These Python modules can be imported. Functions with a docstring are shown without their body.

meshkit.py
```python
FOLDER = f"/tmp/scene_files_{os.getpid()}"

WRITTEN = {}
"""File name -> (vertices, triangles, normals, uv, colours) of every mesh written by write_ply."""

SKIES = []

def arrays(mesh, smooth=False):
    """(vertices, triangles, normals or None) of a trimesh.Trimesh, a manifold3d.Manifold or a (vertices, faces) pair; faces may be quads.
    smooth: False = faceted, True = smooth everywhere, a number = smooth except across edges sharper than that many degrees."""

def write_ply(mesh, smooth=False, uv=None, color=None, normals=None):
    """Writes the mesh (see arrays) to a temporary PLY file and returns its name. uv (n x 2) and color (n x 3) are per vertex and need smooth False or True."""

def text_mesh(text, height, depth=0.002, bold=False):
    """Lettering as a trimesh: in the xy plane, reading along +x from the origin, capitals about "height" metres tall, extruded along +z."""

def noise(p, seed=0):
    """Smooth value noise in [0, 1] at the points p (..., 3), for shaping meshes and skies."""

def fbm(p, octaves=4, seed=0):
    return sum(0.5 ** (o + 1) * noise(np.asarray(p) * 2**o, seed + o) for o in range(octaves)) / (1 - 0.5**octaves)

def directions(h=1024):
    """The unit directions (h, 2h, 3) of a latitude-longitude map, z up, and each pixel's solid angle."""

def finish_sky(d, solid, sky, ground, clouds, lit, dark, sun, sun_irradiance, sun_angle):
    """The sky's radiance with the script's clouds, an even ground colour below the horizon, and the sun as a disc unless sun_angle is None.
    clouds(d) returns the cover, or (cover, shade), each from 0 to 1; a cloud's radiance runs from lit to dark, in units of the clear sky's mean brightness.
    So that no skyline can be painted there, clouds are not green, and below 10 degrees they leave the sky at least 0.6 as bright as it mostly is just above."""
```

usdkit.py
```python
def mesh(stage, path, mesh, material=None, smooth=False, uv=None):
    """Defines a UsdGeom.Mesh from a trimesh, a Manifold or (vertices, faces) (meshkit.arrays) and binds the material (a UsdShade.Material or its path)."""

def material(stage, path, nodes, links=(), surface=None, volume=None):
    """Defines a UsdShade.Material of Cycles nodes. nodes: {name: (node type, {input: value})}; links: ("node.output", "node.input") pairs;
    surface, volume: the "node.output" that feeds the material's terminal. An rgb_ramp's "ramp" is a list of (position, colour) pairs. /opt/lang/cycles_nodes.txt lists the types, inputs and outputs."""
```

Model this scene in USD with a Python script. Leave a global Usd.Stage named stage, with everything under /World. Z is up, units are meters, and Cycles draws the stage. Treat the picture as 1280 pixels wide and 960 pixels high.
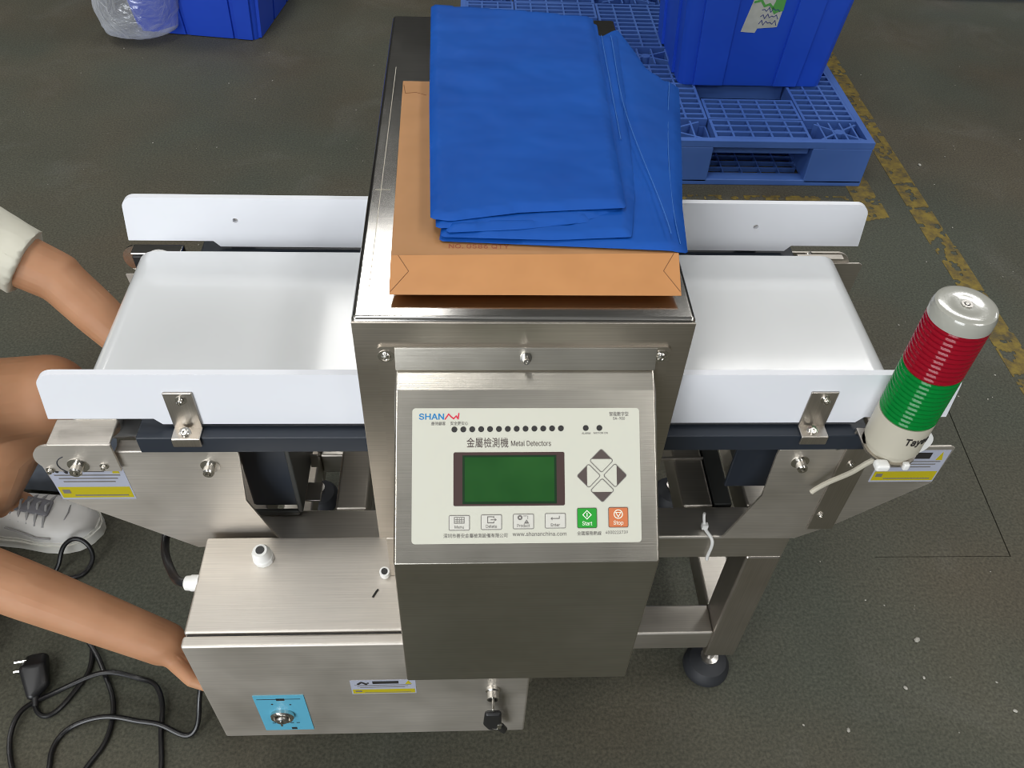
import math, random
import numpy as np
import trimesh
import manifold3d as m3
from manifold3d import Manifold
from scipy.spatial import Delaunay
from scipy.interpolate import CubicSpline
import shapely
from shapely.geometry import Polygon, LineString, Point, MultiPolygon
from shapely.ops import unary_union
from pxr import Usd, UsdGeom, UsdLux, UsdShade, Gf, Sdf
import usdkit, meshkit

random.seed(7)
rng = np.random.default_rng(7)
stage = Usd.Stage.CreateInMemory()
UsdGeom.SetStageUpAxis(stage, UsdGeom.Tokens.z)
UsdGeom.SetStageMetersPerUnit(stage, 1.0)
UsdGeom.Xform.Define(stage, '/World')

# ------------------------------------------------------------------ light levels and floor tone
DOME = 0.42
LAMP = 12.2
FLOOR1 = (0.064, 0.061, 0.049)
FLOOR2 = (0.091, 0.086, 0.069)
DOOR = 8.6

# ------------------------------------------------------------------ camera
CAM_H = 1.6
FPX = 1068.4
R = np.array([[9.98662264e-01, -3.59141849e-02, 3.72001792e-02],
              [-2.69713057e-04, -7.23040951e-01, -6.90805117e-01],
              [5.17069557e-02, 6.89870969e-01, -7.22083400e-01]])
cam = UsdGeom.Camera.Define(stage, '/World/camera')
mat = Gf.Matrix4d(*R[0], 0, *(-R[1]), 0, *(-R[2]), 0, 0, 0, CAM_H, 1)
cam.AddTransformOp().Set(mat)
cam.CreateHorizontalApertureAttr(36.0)
cam.CreateVerticalApertureAttr(27.0)
cam.CreateFocalLengthAttr(36.0 * FPX / 1280)
cam.CreateClippingRangeAttr(Gf.Vec2f(0.05, 200))
cam.CreateExposureAttr(0.0)

# ------------------------------------------------------------------ light: an even hall and rows of ceiling lamps
LAMPS = [(-6.2, -3.2), (-3.4, -3.2), (-0.80, 5.3), (3.1, 4.85), (-4.9, 5.3), (7.0, 4.85), (-4.9, 1.0), (-0.80, 1.0), (3.1, 1.0), (7.0, 1.0), (2.6, -1.8), (-2.2, -1.8), (6.4, -3.2)]
for k, (lx, ly) in enumerate(LAMPS):
    L = UsdLux.RectLight.Define(stage, '/World/ceiling_lamp' + (f'_{k:03d}' if k else ''))
    L.CreateWidthAttr(2.2 if k == 3 else 0.9); L.CreateHeightAttr(0.7 if k == 3 else 1.4)
    L.CreateIntensityAttr(LAMP)
    L.CreateColorAttr(Gf.Vec3f(1.0, 0.99, 0.965))
    L.AddTranslateOp().Set(Gf.Vec3d(lx, ly, 5.1))
D = UsdLux.RectLight.Define(stage, '/World/loading_door_daylight')      # the open loading door behind the photographer, to the left
D.CreateWidthAttr(5.0); D.CreateHeightAttr(3.6)
D.CreateIntensityAttr(DOOR)
D.CreateColorAttr(Gf.Vec3f(0.94, 0.97, 1.0))
D.AddTranslateOp().Set(Gf.Vec3d(-3.4, -5.85, 2.0)); D.AddRotateXOp().Set(90)

# ------------------------------------------------------------------ materials
def mat_(name, nodes, links, surface='p.BSDF'):
    return usdkit.material(stage, '/World/Looks/' + name, nodes, links, surface=surface)

def plain(name, col, rough=0.5, metal=0.0, **kw):
    return mat_(name, {'p': ('principled_bsdf', dict(base_color=col, roughness=rough, metallic=metal, **kw))}, [])

def varied(name, c1, c2, scale=40, rough=0.5, metal=0.0, bump=0.0, dist=0.002, detail=4, stretch=(1, 1, 1), **kw):
    n = {'tc': ('texture_coordinate', {}),
         'mp': ('mapping', {'scale': stretch}),
         'n': ('noise_texture', {'scale': scale, 'detail': detail}),
         'r': ('rgb_ramp', {'ramp': [(0.3, c1), (0.7, c2)]}),
         'p': ('principled_bsdf', dict(roughness=rough, metallic=metal, **kw))}
    l = [('tc.object', 'mp.vector'), ('mp.vector', 'n.vector'), ('n.fac', 'r.fac'), ('r.color', 'p.base_color')]
    if bump:
        n['b'] = ('bump', {'strength': bump, 'distance': dist})
        l += [('n.fac', 'b.height'), ('b.normal', 'p.normal')]
    return mat_(name, n, l)

def steel(name, col, rough, stretch=(9, 1100, 1100), bump=0.12, vary=0.08):
    c1 = tuple(c * (1 - vary) for c in col); c2 = tuple(min(1, c * (1 + vary)) for c in col)
    return mat_(name, {
        'tc': ('texture_coordinate', {}), 'mp': ('mapping', {'scale': stretch}),
        'n': ('noise_texture', {'scale': 1.0, 'detail': 3}),
        'big': ('noise_texture', {'scale': 5.0, 'detail': 3}),
        'rr': ('map_range', {'from_min': 0.3, 'from_max': 0.7, 'to_min': rough * 0.85, 'to_max': rough * 1.2}),
        'r': ('rgb_ramp', {'ramp': [(0.3, c1), (0.7, c2)]}),
        'b': ('bump', {'strength': bump, 'distance': 0.0006}),
        'p': ('principled_bsdf', dict(metallic=1.0))},
        [('tc.object', 'mp.vector'), ('mp.vector', 'n.vector'), ('tc.object', 'big.vector'), ('n.fac', 'r.fac'), ('r.color', 'p.base_color'),
         ('big.fac', 'rr.value'), ('rr.result', 'p.roughness'), ('n.fac', 'b.height'), ('b.normal', 'p.normal')])

M = {}
M['steel'] = steel('brushed_steel', (0.66, 0.62, 0.565), 0.52, bump=0.15)
M['steel_head'] = steel('satin_steel', (0.62, 0.60, 0.57), 0.15, bump=0.015)
M['steel_hood'] = steel('hood_steel', (0.56, 0.53, 0.47), 0.29)
M['steel_front'] = steel('head_front_steel', (0.55, 0.505, 0.445), 0.33, bump=0.12)
M['steel_v'] = steel('brushed_steel_vertical', (0.55, 0.51, 0.46), 0.36, stretch=(1100, 1100, 9))
M['steel_tube'] = steel('tube_steel', (0.62, 0.585, 0.53), 0.40)
M['steel_dark'] = plain('shaded_motor_paint', (0.035, 0.037, 0.035), 0.45)
M['chrome'] = plain('bright_bolt_metal', (0.72, 0.70, 0.66), 0.18, 1.0)
M['zinc'] = plain('worn_zinc', (0.55, 0.53, 0.50), 0.32, 1.0)
M['belt'] = varied('white_belt', (0.63, 0.65, 0.66), (0.68, 0.695, 0.705), 3, 0.28, coat_weight=0.7, coat_roughness=0.09)
M['rail'] = plain('white_polyethylene', (0.78, 0.80, 0.85), 0.45)
M['profile'] = plain('dark_anodised_profile', (0.018, 0.024, 0.035), 0.42)
M['black'] = plain('black_plastic', (0.012, 0.012, 0.013), 0.4)
M['rubber'] = plain('dark_rubber', (0.020, 0.022, 0.026), 0.6)
M['cable'] = plain('black_cable', (0.010, 0.010, 0.011), 0.35)
M['white_plastic'] = plain('white_plastic', (0.80, 0.80, 0.78), 0.4)
M['beige'] = plain('beige_plastic', (0.52, 0.49, 0.40), 0.4)
M['panel'] = plain('cream_overlay', (0.57, 0.57, 0.49), 0.45)
M['panel_frame'] = plain('brown_black_print', (0.048, 0.022, 0.020), 0.45)
M['ink'] = plain('black_ink', (0.022, 0.020, 0.020), 0.5)
M['ink_grey'] = plain('grey_ink', (0.16, 0.15, 0.14), 0.5)
M['ink_brown'] = plain('brown_ink', (0.075, 0.055, 0.050), 0.5)
M['lcd'] = varied('green_lcd', (0.008, 0.062, 0.010), (0.018, 0.095, 0.018), 12, 0.22)
M['lcd_edge'] = plain('dark_green_lcd_edge', (0.004, 0.03, 0.008), 0.3)
M['btn_green'] = plain('green_button', (0.010, 0.30, 0.022), 0.45)
M['btn_orange'] = plain('orange_button', (0.56, 0.165, 0.06), 0.45)
M['ink_blue'] = plain('blue_print', (0.010, 0.19, 0.45), 0.5)
M['ink_red'] = plain('red_print', (0.60, 0.02, 0.06), 0.5)
M['ink_white'] = plain('white_print', (0.80, 0.85, 0.74), 0.5)
M['key_face'] = plain('pale_key_face', (0.59, 0.58, 0.53), 0.45)
M['lavender'] = plain('pale_sticker', (0.37, 0.39, 0.47), 0.4)
M['yellow'] = plain('yellow_sticker_print', (0.44, 0.37, 0.008), 0.4)
M['cyan'] = plain('cyan_switch_plate', (0.095, 0.38, 0.54), 0.4)
M['lens_red'] = plain('red_lens', (0.46, 0.010, 0.030), 0.10, transmission_weight=0.5, ior=1.3)
M['lens_green'] = plain('green_lens', (0.004, 0.33, 0.055), 0.10, transmission_weight=0.5, ior=1.3)
M['core'] = plain('lamp_core', (0.75, 0.75, 0.72), 0.4)
M['cap'] = plain('clear_grey_cap', (0.36, 0.36, 0.32), 0.15, coat_weight=0.6)
M['kraft'] = varied('kraft_card', (0.39, 0.195, 0.078), (0.43, 0.218, 0.09), 25, 0.55)
M['kraft_front'] = varied('kraft_card_front', (0.46, 0.205, 0.066), (0.50, 0.227, 0.076), 25, 0.5)
M['kraft_line'] = plain('kraft_crease', (0.20, 0.085, 0.03), 0.7)
M['kraft_print'] = plain('faint_red_print', (0.32, 0.09, 0.05), 0.7)
M['cloth'] = mat_('blue_tarpaulin', {
    'tc': ('texture_coordinate', {}), 'n': ('noise_texture', {'scale': 9, 'detail': 4}), 'w': ('noise_texture', {'scale': 900, 'detail': 1}),
    'r': ('rgb_ramp', {'ramp': [(0.3, (0.0012, 0.060, 0.32)), (0.7, (0.002, 0.076, 0.38))]}),
    'b': ('bump', {'strength': 0.15, 'distance': 0.0005}),
    'p': ('principled_bsdf', dict(roughness=0.6, specular_ior_level=0.25))},
    [('tc.object', 'n.vector'), ('tc.object', 'w.vector'), ('n.fac', 'r.fac'), ('r.color', 'p.base_color'), ('w.fac', 'b.height'), ('b.normal', 'p.normal')])
M['stitch'] = plain('pale_blue_stitching', (0.03, 0.13, 0.42), 0.7)
M['pallet'] = varied('blue_pallet_plastic', (0.055, 0.135, 0.43), (0.070, 0.16, 0.48), 6, 0.5)
M['bin'] = varied('blue_bin_plastic', (0.016, 0.085, 0.66), (0.020, 0.10, 0.72), 5, 0.38)
M['crate'] = varied('blue_crate_plastic', (0.010, 0.058, 0.52), (0.014, 0.07, 0.58), 5, 0.4)
M['paper'] = varied('torn_paper', (0.55, 0.57, 0.50), (0.66, 0.68, 0.62), 30, 0.7)
M['paper_green'] = plain('green_print', (0.12, 0.45, 0.10), 0.6)
M['paper_ink'] = plain('blue_pen', (0.03, 0.05, 0.25), 0.6)
M['skin'] = mat_('warm_skin', {
    'tc': ('texture_coordinate', {}), 'n': ('noise_texture', {'scale': 14, 'detail': 4}),
    'r': ('rgb_ramp', {'ramp': [(0.3, (0.40, 0.195, 0.098)), (0.7, (0.46, 0.235, 0.125))]}),
    'p': ('principled_bsdf', dict(roughness=0.6, subsurface_weight=0.15, subsurface_scale=0.006, subsurface_radius=(1, 0.35, 0.2)))},
    [('tc.object', 'n.vector'), ('n.fac', 'r.fac'), ('r.color', 'p.base_color')])
M['shirt'] = varied('cream_shirt', (0.60, 0.585, 0.49), (0.66, 0.645, 0.55), 20, 0.85, bump=0.2)
M['shorts'] = varied('denim_shorts', (0.045, 0.06, 0.09), (0.065, 0.08, 0.115), 60, 0.85, bump=0.2)
M['rag'] = varied('grey_blue_cloth', (0.17, 0.20, 0.25), (0.21, 0.25, 0.31), 40, 0.85)
M['hair'] = plain('black_hair', (0.012, 0.010, 0.009), 0.5)
M['eye'] = plain('eye_white', (0.7, 0.68, 0.65), 0.3)
M['lip'] = plain('lip_skin', (0.30, 0.10, 0.08), 0.45)
M['shoe'] = varied('white_leather', (0.72, 0.71, 0.68), (0.78, 0.77, 0.74), 25, 0.5)
M['sole'] = plain('white_sole', (0.76, 0.75, 0.69), 0.55)
M['lace'] = plain('grey_lace', (0.36, 0.36, 0.36), 0.8)
M['tongue'] = plain('grey_mesh_tongue', (0.20, 0.20, 0.22), 0.85)
M['grit'] = varied('pale_grit', (0.30, 0.29, 0.25), (0.52, 0.50, 0.45), 30, 0.8)

# clear film bag
M['film'] = mat_('clear_film', {'t': ('transparent_bsdf', {'color': (0.92, 0.94, 0.98)}), 'd': ('diffuse_bsdf', {'color': (0.75, 0.78, 0.82)}),
    'g': ('glossy_bsdf', {'color': (0.9, 0.92, 0.95), 'roughness': 0.22}), 'lw': ('layer_weight', {'blend': 0.35}), 'tc': ('texture_coordinate', {}), 'n': ('noise_texture', {'scale': 16, 'detail': 3, 'distortion': 1.5}), 'bm': ('bump', {'strength': 0.8, 'distance': 0.02}),
    'k': ('map_range', {'from_min': 0.0, 'from_max': 1.0, 'to_min': 0.10, 'to_max': 0.75}), 'm1': ('mix_closure', {}), 'm2': ('mix_closure', {'fac': 0.10})},
    [('tc.object', 'n.vector'), ('n.fac', 'bm.height'), ('bm.normal', 'lw.normal'), ('bm.normal', 'g.normal'), ('lw.facing', 'k.value'), ('k.result', 'm1.fac'), ('t.BSDF', 'm1.closure1'), ('d.BSDF', 'm1.closure2'), ('m1.closure', 'm2.closure1'), ('g.BSDF', 'm2.closure2')], surface='m2.closure')

# concrete floor: dark, dusty, mottled
M['floor'] = mat_('dusty_concrete', {
    'g': ('geometry', {}),
    'big': ('noise_texture', {'scale': 1.1, 'detail': 5, 'roughness': 0.6}),
    'dust': ('noise_texture', {'scale': 3.4, 'detail': 6, 'roughness': 0.62, 'distortion': 0.6}),
    'fine': ('noise_texture', {'scale': 170, 'detail': 3, 'roughness': 0.6}),
    'hue': ('noise_texture', {'scale': 1.7, 'detail': 2}),
    'cb': ('rgb_ramp', {'ramp': [(0.30, FLOOR1), (0.70, FLOOR2)]}),
    'hr': ('rgb_ramp', {'ramp': [(0.35, (0.90, 1.02, 0.97)), (0.65, (1.08, 1.0, 0.88))]}),
    'mh': ('mix', {'mix_type': 'multiply', 'fac': 1.0}),
    'cd': ('rgb_ramp', {'ramp': [(0.54, (0, 0, 0)), (0.82, (0.34, 0.30, 0.30))]}),
    'md': ('mix', {'color2': (0.16, 0.16, 0.145)}),
    'cf': ('rgb_ramp', {'ramp': [(0.28, (0.55, 0.55, 0.55)), (0.5, (1, 1, 1)), (0.72, (1.5, 1.5, 1.46))]}),
    'mf': ('mix', {'mix_type': 'multiply', 'fac': 0.85}),
    'b': ('bump', {'strength': 0.25, 'distance': 0.002}),
    'rr': ('map_range', {'from_min': 0.3, 'from_max': 0.7, 'to_min': 0.58, 'to_max': 0.78}),
    'p': ('principled_bsdf', {'specular_ior_level': 0.3})},
    [('g.position', 'big.vector'), ('g.position', 'dust.vector'), ('g.position', 'fine.vector'), ('g.position', 'hue.vector'),
     ('big.fac', 'cb.fac'), ('hue.fac', 'hr.fac'), ('cb.color', 'mh.color1'), ('hr.color', 'mh.color2'),
     ('dust.fac', 'cd.fac'), ('cd.color', 'md.fac'), ('mh.color', 'md.color1'),
     ('fine.fac', 'cf.fac'), ('md.color', 'mf.color1'), ('cf.color', 'mf.color2'), ('mf.color', 'p.base_color'),
     ('fine.fac', 'b.height'), ('b.normal', 'p.normal'), ('big.fac', 'rr.value'), ('rr.result', 'p.roughness')])
M['wall'] = varied('grey_wall_paint', (0.17, 0.17, 0.165), (0.21, 0.21, 0.20), 1.5, 0.8)
M['ceiling'] = plain('grey_ceiling', (0.5, 0.5, 0.49), 0.8)
M['joint'] = plain('dirt_in_floor_joint', (0.04, 0.04, 0.035), 0.9)
M['line'] = mat_('worn_yellow_paint', {
    'g': ('geometry', {}), 'n': ('noise_texture', {'scale': 26, 'detail': 5, 'roughness': 0.7}),
    'f': ('noise_texture', {'scale': 130, 'detail': 3}),
    'r': ('rgb_ramp', {'ramp': [(0.36, (0.075, 0.062, 0.030)), (0.47, (0.15, 0.105, 0.022)), (0.62, (0.23, 0.165, 0.024))]}),
    'p': ('principled_bsdf', dict(roughness=0.6))},
    [('g.position', 'n.vector'), ('n.fac', 'r.fac'), ('r.color', 'p.base_color')])

# ------------------------------------------------------------------ helpers
used = {}
def uniq(parent, name):
    key = (parent, name); n = used.get(key, -1) + 1; used[key] = n
    return f'{parent}/{name}' + (f'_{n:03d}' if n else '')

def path_of(p):
    return p if isinstance(p, str) else str(p.GetPath())

def meta(prim, label=None, category=None, group=None, kind=None):
    for kk, v in dict(label=label, category=category, group=group, kind=kind).items():
        if v: prim.SetCustomDataByKey(kk, v)
    return prim

def thing(name, label, category, group=None, loc=(0, 0, 0)):
    x = UsdGeom.Xform.Define(stage, uniq('/World', name))
    x.AddTranslateOp().Set(Gf.Vec3d(*map(float, loc)))
    return meta(x.GetPrim(), label, category, group)

def cat(*ms):
    """Concatenates manifolds / trimeshes / (v, f) pairs as one trimesh."""
    out = []
    for m in ms:
        if isinstance(m, (list,)): out.append(cat(*m)); continue
        v, f, _ = meshkit.arrays(m); out.append(trimesh.Trimesh(v, f, process=False))
    return trimesh.util.concatenate(out)

LOC = {}
def obj(name, mesh, material, parent='/World', smooth=30, label=None, **kw):
    """ONE Mesh prim; points are given in world coordinates and kept relative to the thing's base."""
    parent = path_of(parent)
    top = '/'.join(parent.split('/')[:3])
    if isinstance(mesh, list): mesh = cat(*mesh)
    v, f, _ = meshkit.arrays(mesh)
    tm = trimesh.Trimesh(v - np.array(LOC.get(top, (0, 0, 0))), f, process=False)
    tm.merge_vertices(digits_vertex=6)
    p = usdkit.mesh(stage, uniq(parent, name), tm, M[material], smooth=smooth).GetPrim()
    return meta(p, label, **kw)

def group_of(name, parent, label=None):
    """An Xform part that holds sub-parts."""
    x = UsdGeom.Xform.Define(stage, uniq(path_of(parent), name))
    return meta(x.GetPrim(), label)

def ball(r, n=10):
    return Manifold.sphere(r, n)

def hull(points, r=0.0015, n=8):
    b = ball(r, n)
    return Manifold.batch_hull([b.translate(tuple(map(float, p))) for p in points])

def rbox(x0, x1, y0, y1, z0, z1, r=0.002, n=8):
    r = min(r, (x1 - x0) / 2.01, (y1 - y0) / 2.01, (z1 - z0) / 2.01)
    return hull([(x, y, z) for x in (x0 + r, x1 - r) for y in (y0 + r, y1 - r) for z in (z0 + r, z1 - r)], r, n)

def box(x0, x1, y0, y1, z0, z1):
    return trimesh.creation.box(extents=(x1 - x0, y1 - y0, z1 - z0), transform=trimesh.transformations.translation_matrix(((x0 + x1) / 2, (y0 + y1) / 2, (z0 + z1) / 2)))

def extr(poly, h):
    if not isinstance(poly, (Polygon, MultiPolygon)): poly = Polygon(poly)
    gs = [g for g in getattr(poly, 'geoms', [poly]) if g.area > 1e-12]
    return trimesh.util.concatenate([trimesh.creation.extrude_polygon(g, h, engine='earcut') for g in gs])

def plate_xz(poly, y0, y1):
    """Sheet in the xz plane from y0 to y1."""
    m = extr(poly, y1 - y0); v = m.vertices.copy()
    m.vertices = np.c_[v[:, 0], y0 + v[:, 2], v[:, 1]]; m.invert(); return m

def plate_yz(poly, x0, x1):
    m = extr(poly, x1 - x0); v = m.vertices.copy()
    m.vertices = np.c_[x0 + v[:, 2], v[:, 0], v[:, 1]]; return m

def plate_xy(poly, z0, z1):
    m = extr(poly, z1 - z0); m.apply_translation((0, 0, z0)); return m

def rrect(x0, x1, y0, y1, r):
    return Polygon([(x0 + r, y0 + r), (x1 - r, y0 + r), (x1 - r, y1 - r), (x0 + r, y1 - r)]).buffer(r, quad_segs=5)

def cyl(p, q, r, n=24, r2=None):
    p, q = np.array(p, float), np.array(q, float); d = q - p; L = np.linalg.norm(d)
    m = Manifold.cylinder(L, r, r if r2 is None else r2, n)
    v, f, _ = meshkit.arrays(m)
    t = trimesh.Trimesh(v, f, process=False); t.apply_transform(trimesh.geometry.align_vectors([0, 0, 1], d / L)); t.apply_translation(p)
    return t

def lathe(profile, n=32, base=(0, 0, 0), axis=(0, 0, 1)):
    m = trimesh.creation.revolve(np.array(profile, float), sections=n)
    m.apply_transform(trimesh.geometry.align_vectors([0, 0, 1], np.array(axis, float))); m.apply_translation(base); return m

def spline(pts, n):
    pts = np.array(pts, float); t = np.r_[0, np.cumsum(np.linalg.norm(np.diff(pts, axis=0), axis=1) ** 0.5)]
    return CubicSpline(t, pts)(np.linspace(0, t[-1], n))

def tube(pts, r, n=10, closed=False):
    """Round tube along a polyline; r may be a list."""
    P = np.array(pts, float); k = len(P); r = np.broadcast_to(np.array(r, float), (k,))
    T = np.gradient(P, axis=0); T /= np.linalg.norm(T, axis=1, keepdims=True)
    N = np.cross(T[0], [0, 0, 1.0]);
    if np.linalg.norm(N) < 1e-3: N = np.cross(T[0], [1.0, 0, 0])
    N /= np.linalg.norm(N); V = []
    a = np.linspace(0, 2 * np.pi, n, endpoint=False)
    for i in range(k):
        N = N - T[i] * (N @ T[i]); N /= np.linalg.norm(N); B = np.cross(T[i], N)
        V.append(P[i] + r[i] * (np.cos(a)[:, None] * N + np.sin(a)[:, None] * B))
    V = np.concatenate(V + [P[:1], P[-1:]]); F = []
    for i in range(k - 1):
        for j in range(n):
            a0, a1, b0, b1 = i * n + j, i * n + (j + 1) % n, (i + 1) * n + j, (i + 1) * n + (j + 1) % n
            F += [(a0, a1, b1), (a0, b1, b0)]
    for j in range(n):
        F += [(k * n, (j + 1) % n, j), (k * n + 1, (k - 1) * n + j, (k - 1) * n + (j + 1) % n)]
    m = trimesh.Trimesh(V, F, process=False)
    if m.volume < 0: m.invert()
    return m

def bolt(p, d, r=0.0045, h=0.010):
    """Hex-socket screw with a washer, its head pointing along d."""
    prof = [(0, 0), (r * 1.9, 0), (r * 1.9, 0.0012), (r * 1.15, 0.0014), (r * 1.15, h * 0.85), (r * 0.95, h), (r * 0.5, h), (r * 0.5, h * 0.6), (0, h * 0.6)]
    return lathe(prof, 18, p, d)

def screw(p, d, r=0.006):
    prof = [(0, 0), (r, 0), (r * 0.96, r * 0.3), (r * 0.75, r * 0.62), (r * 0.35, r * 0.75), (0, r * 0.5)]
    head = lathe(prof, 20, p, d)
    w = lathe([(0, 0), (r * 1.5, 0), (r * 1.5, 0.0008), (0, 0.0008)], 20, p, d)
    return cat(head, w)


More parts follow.
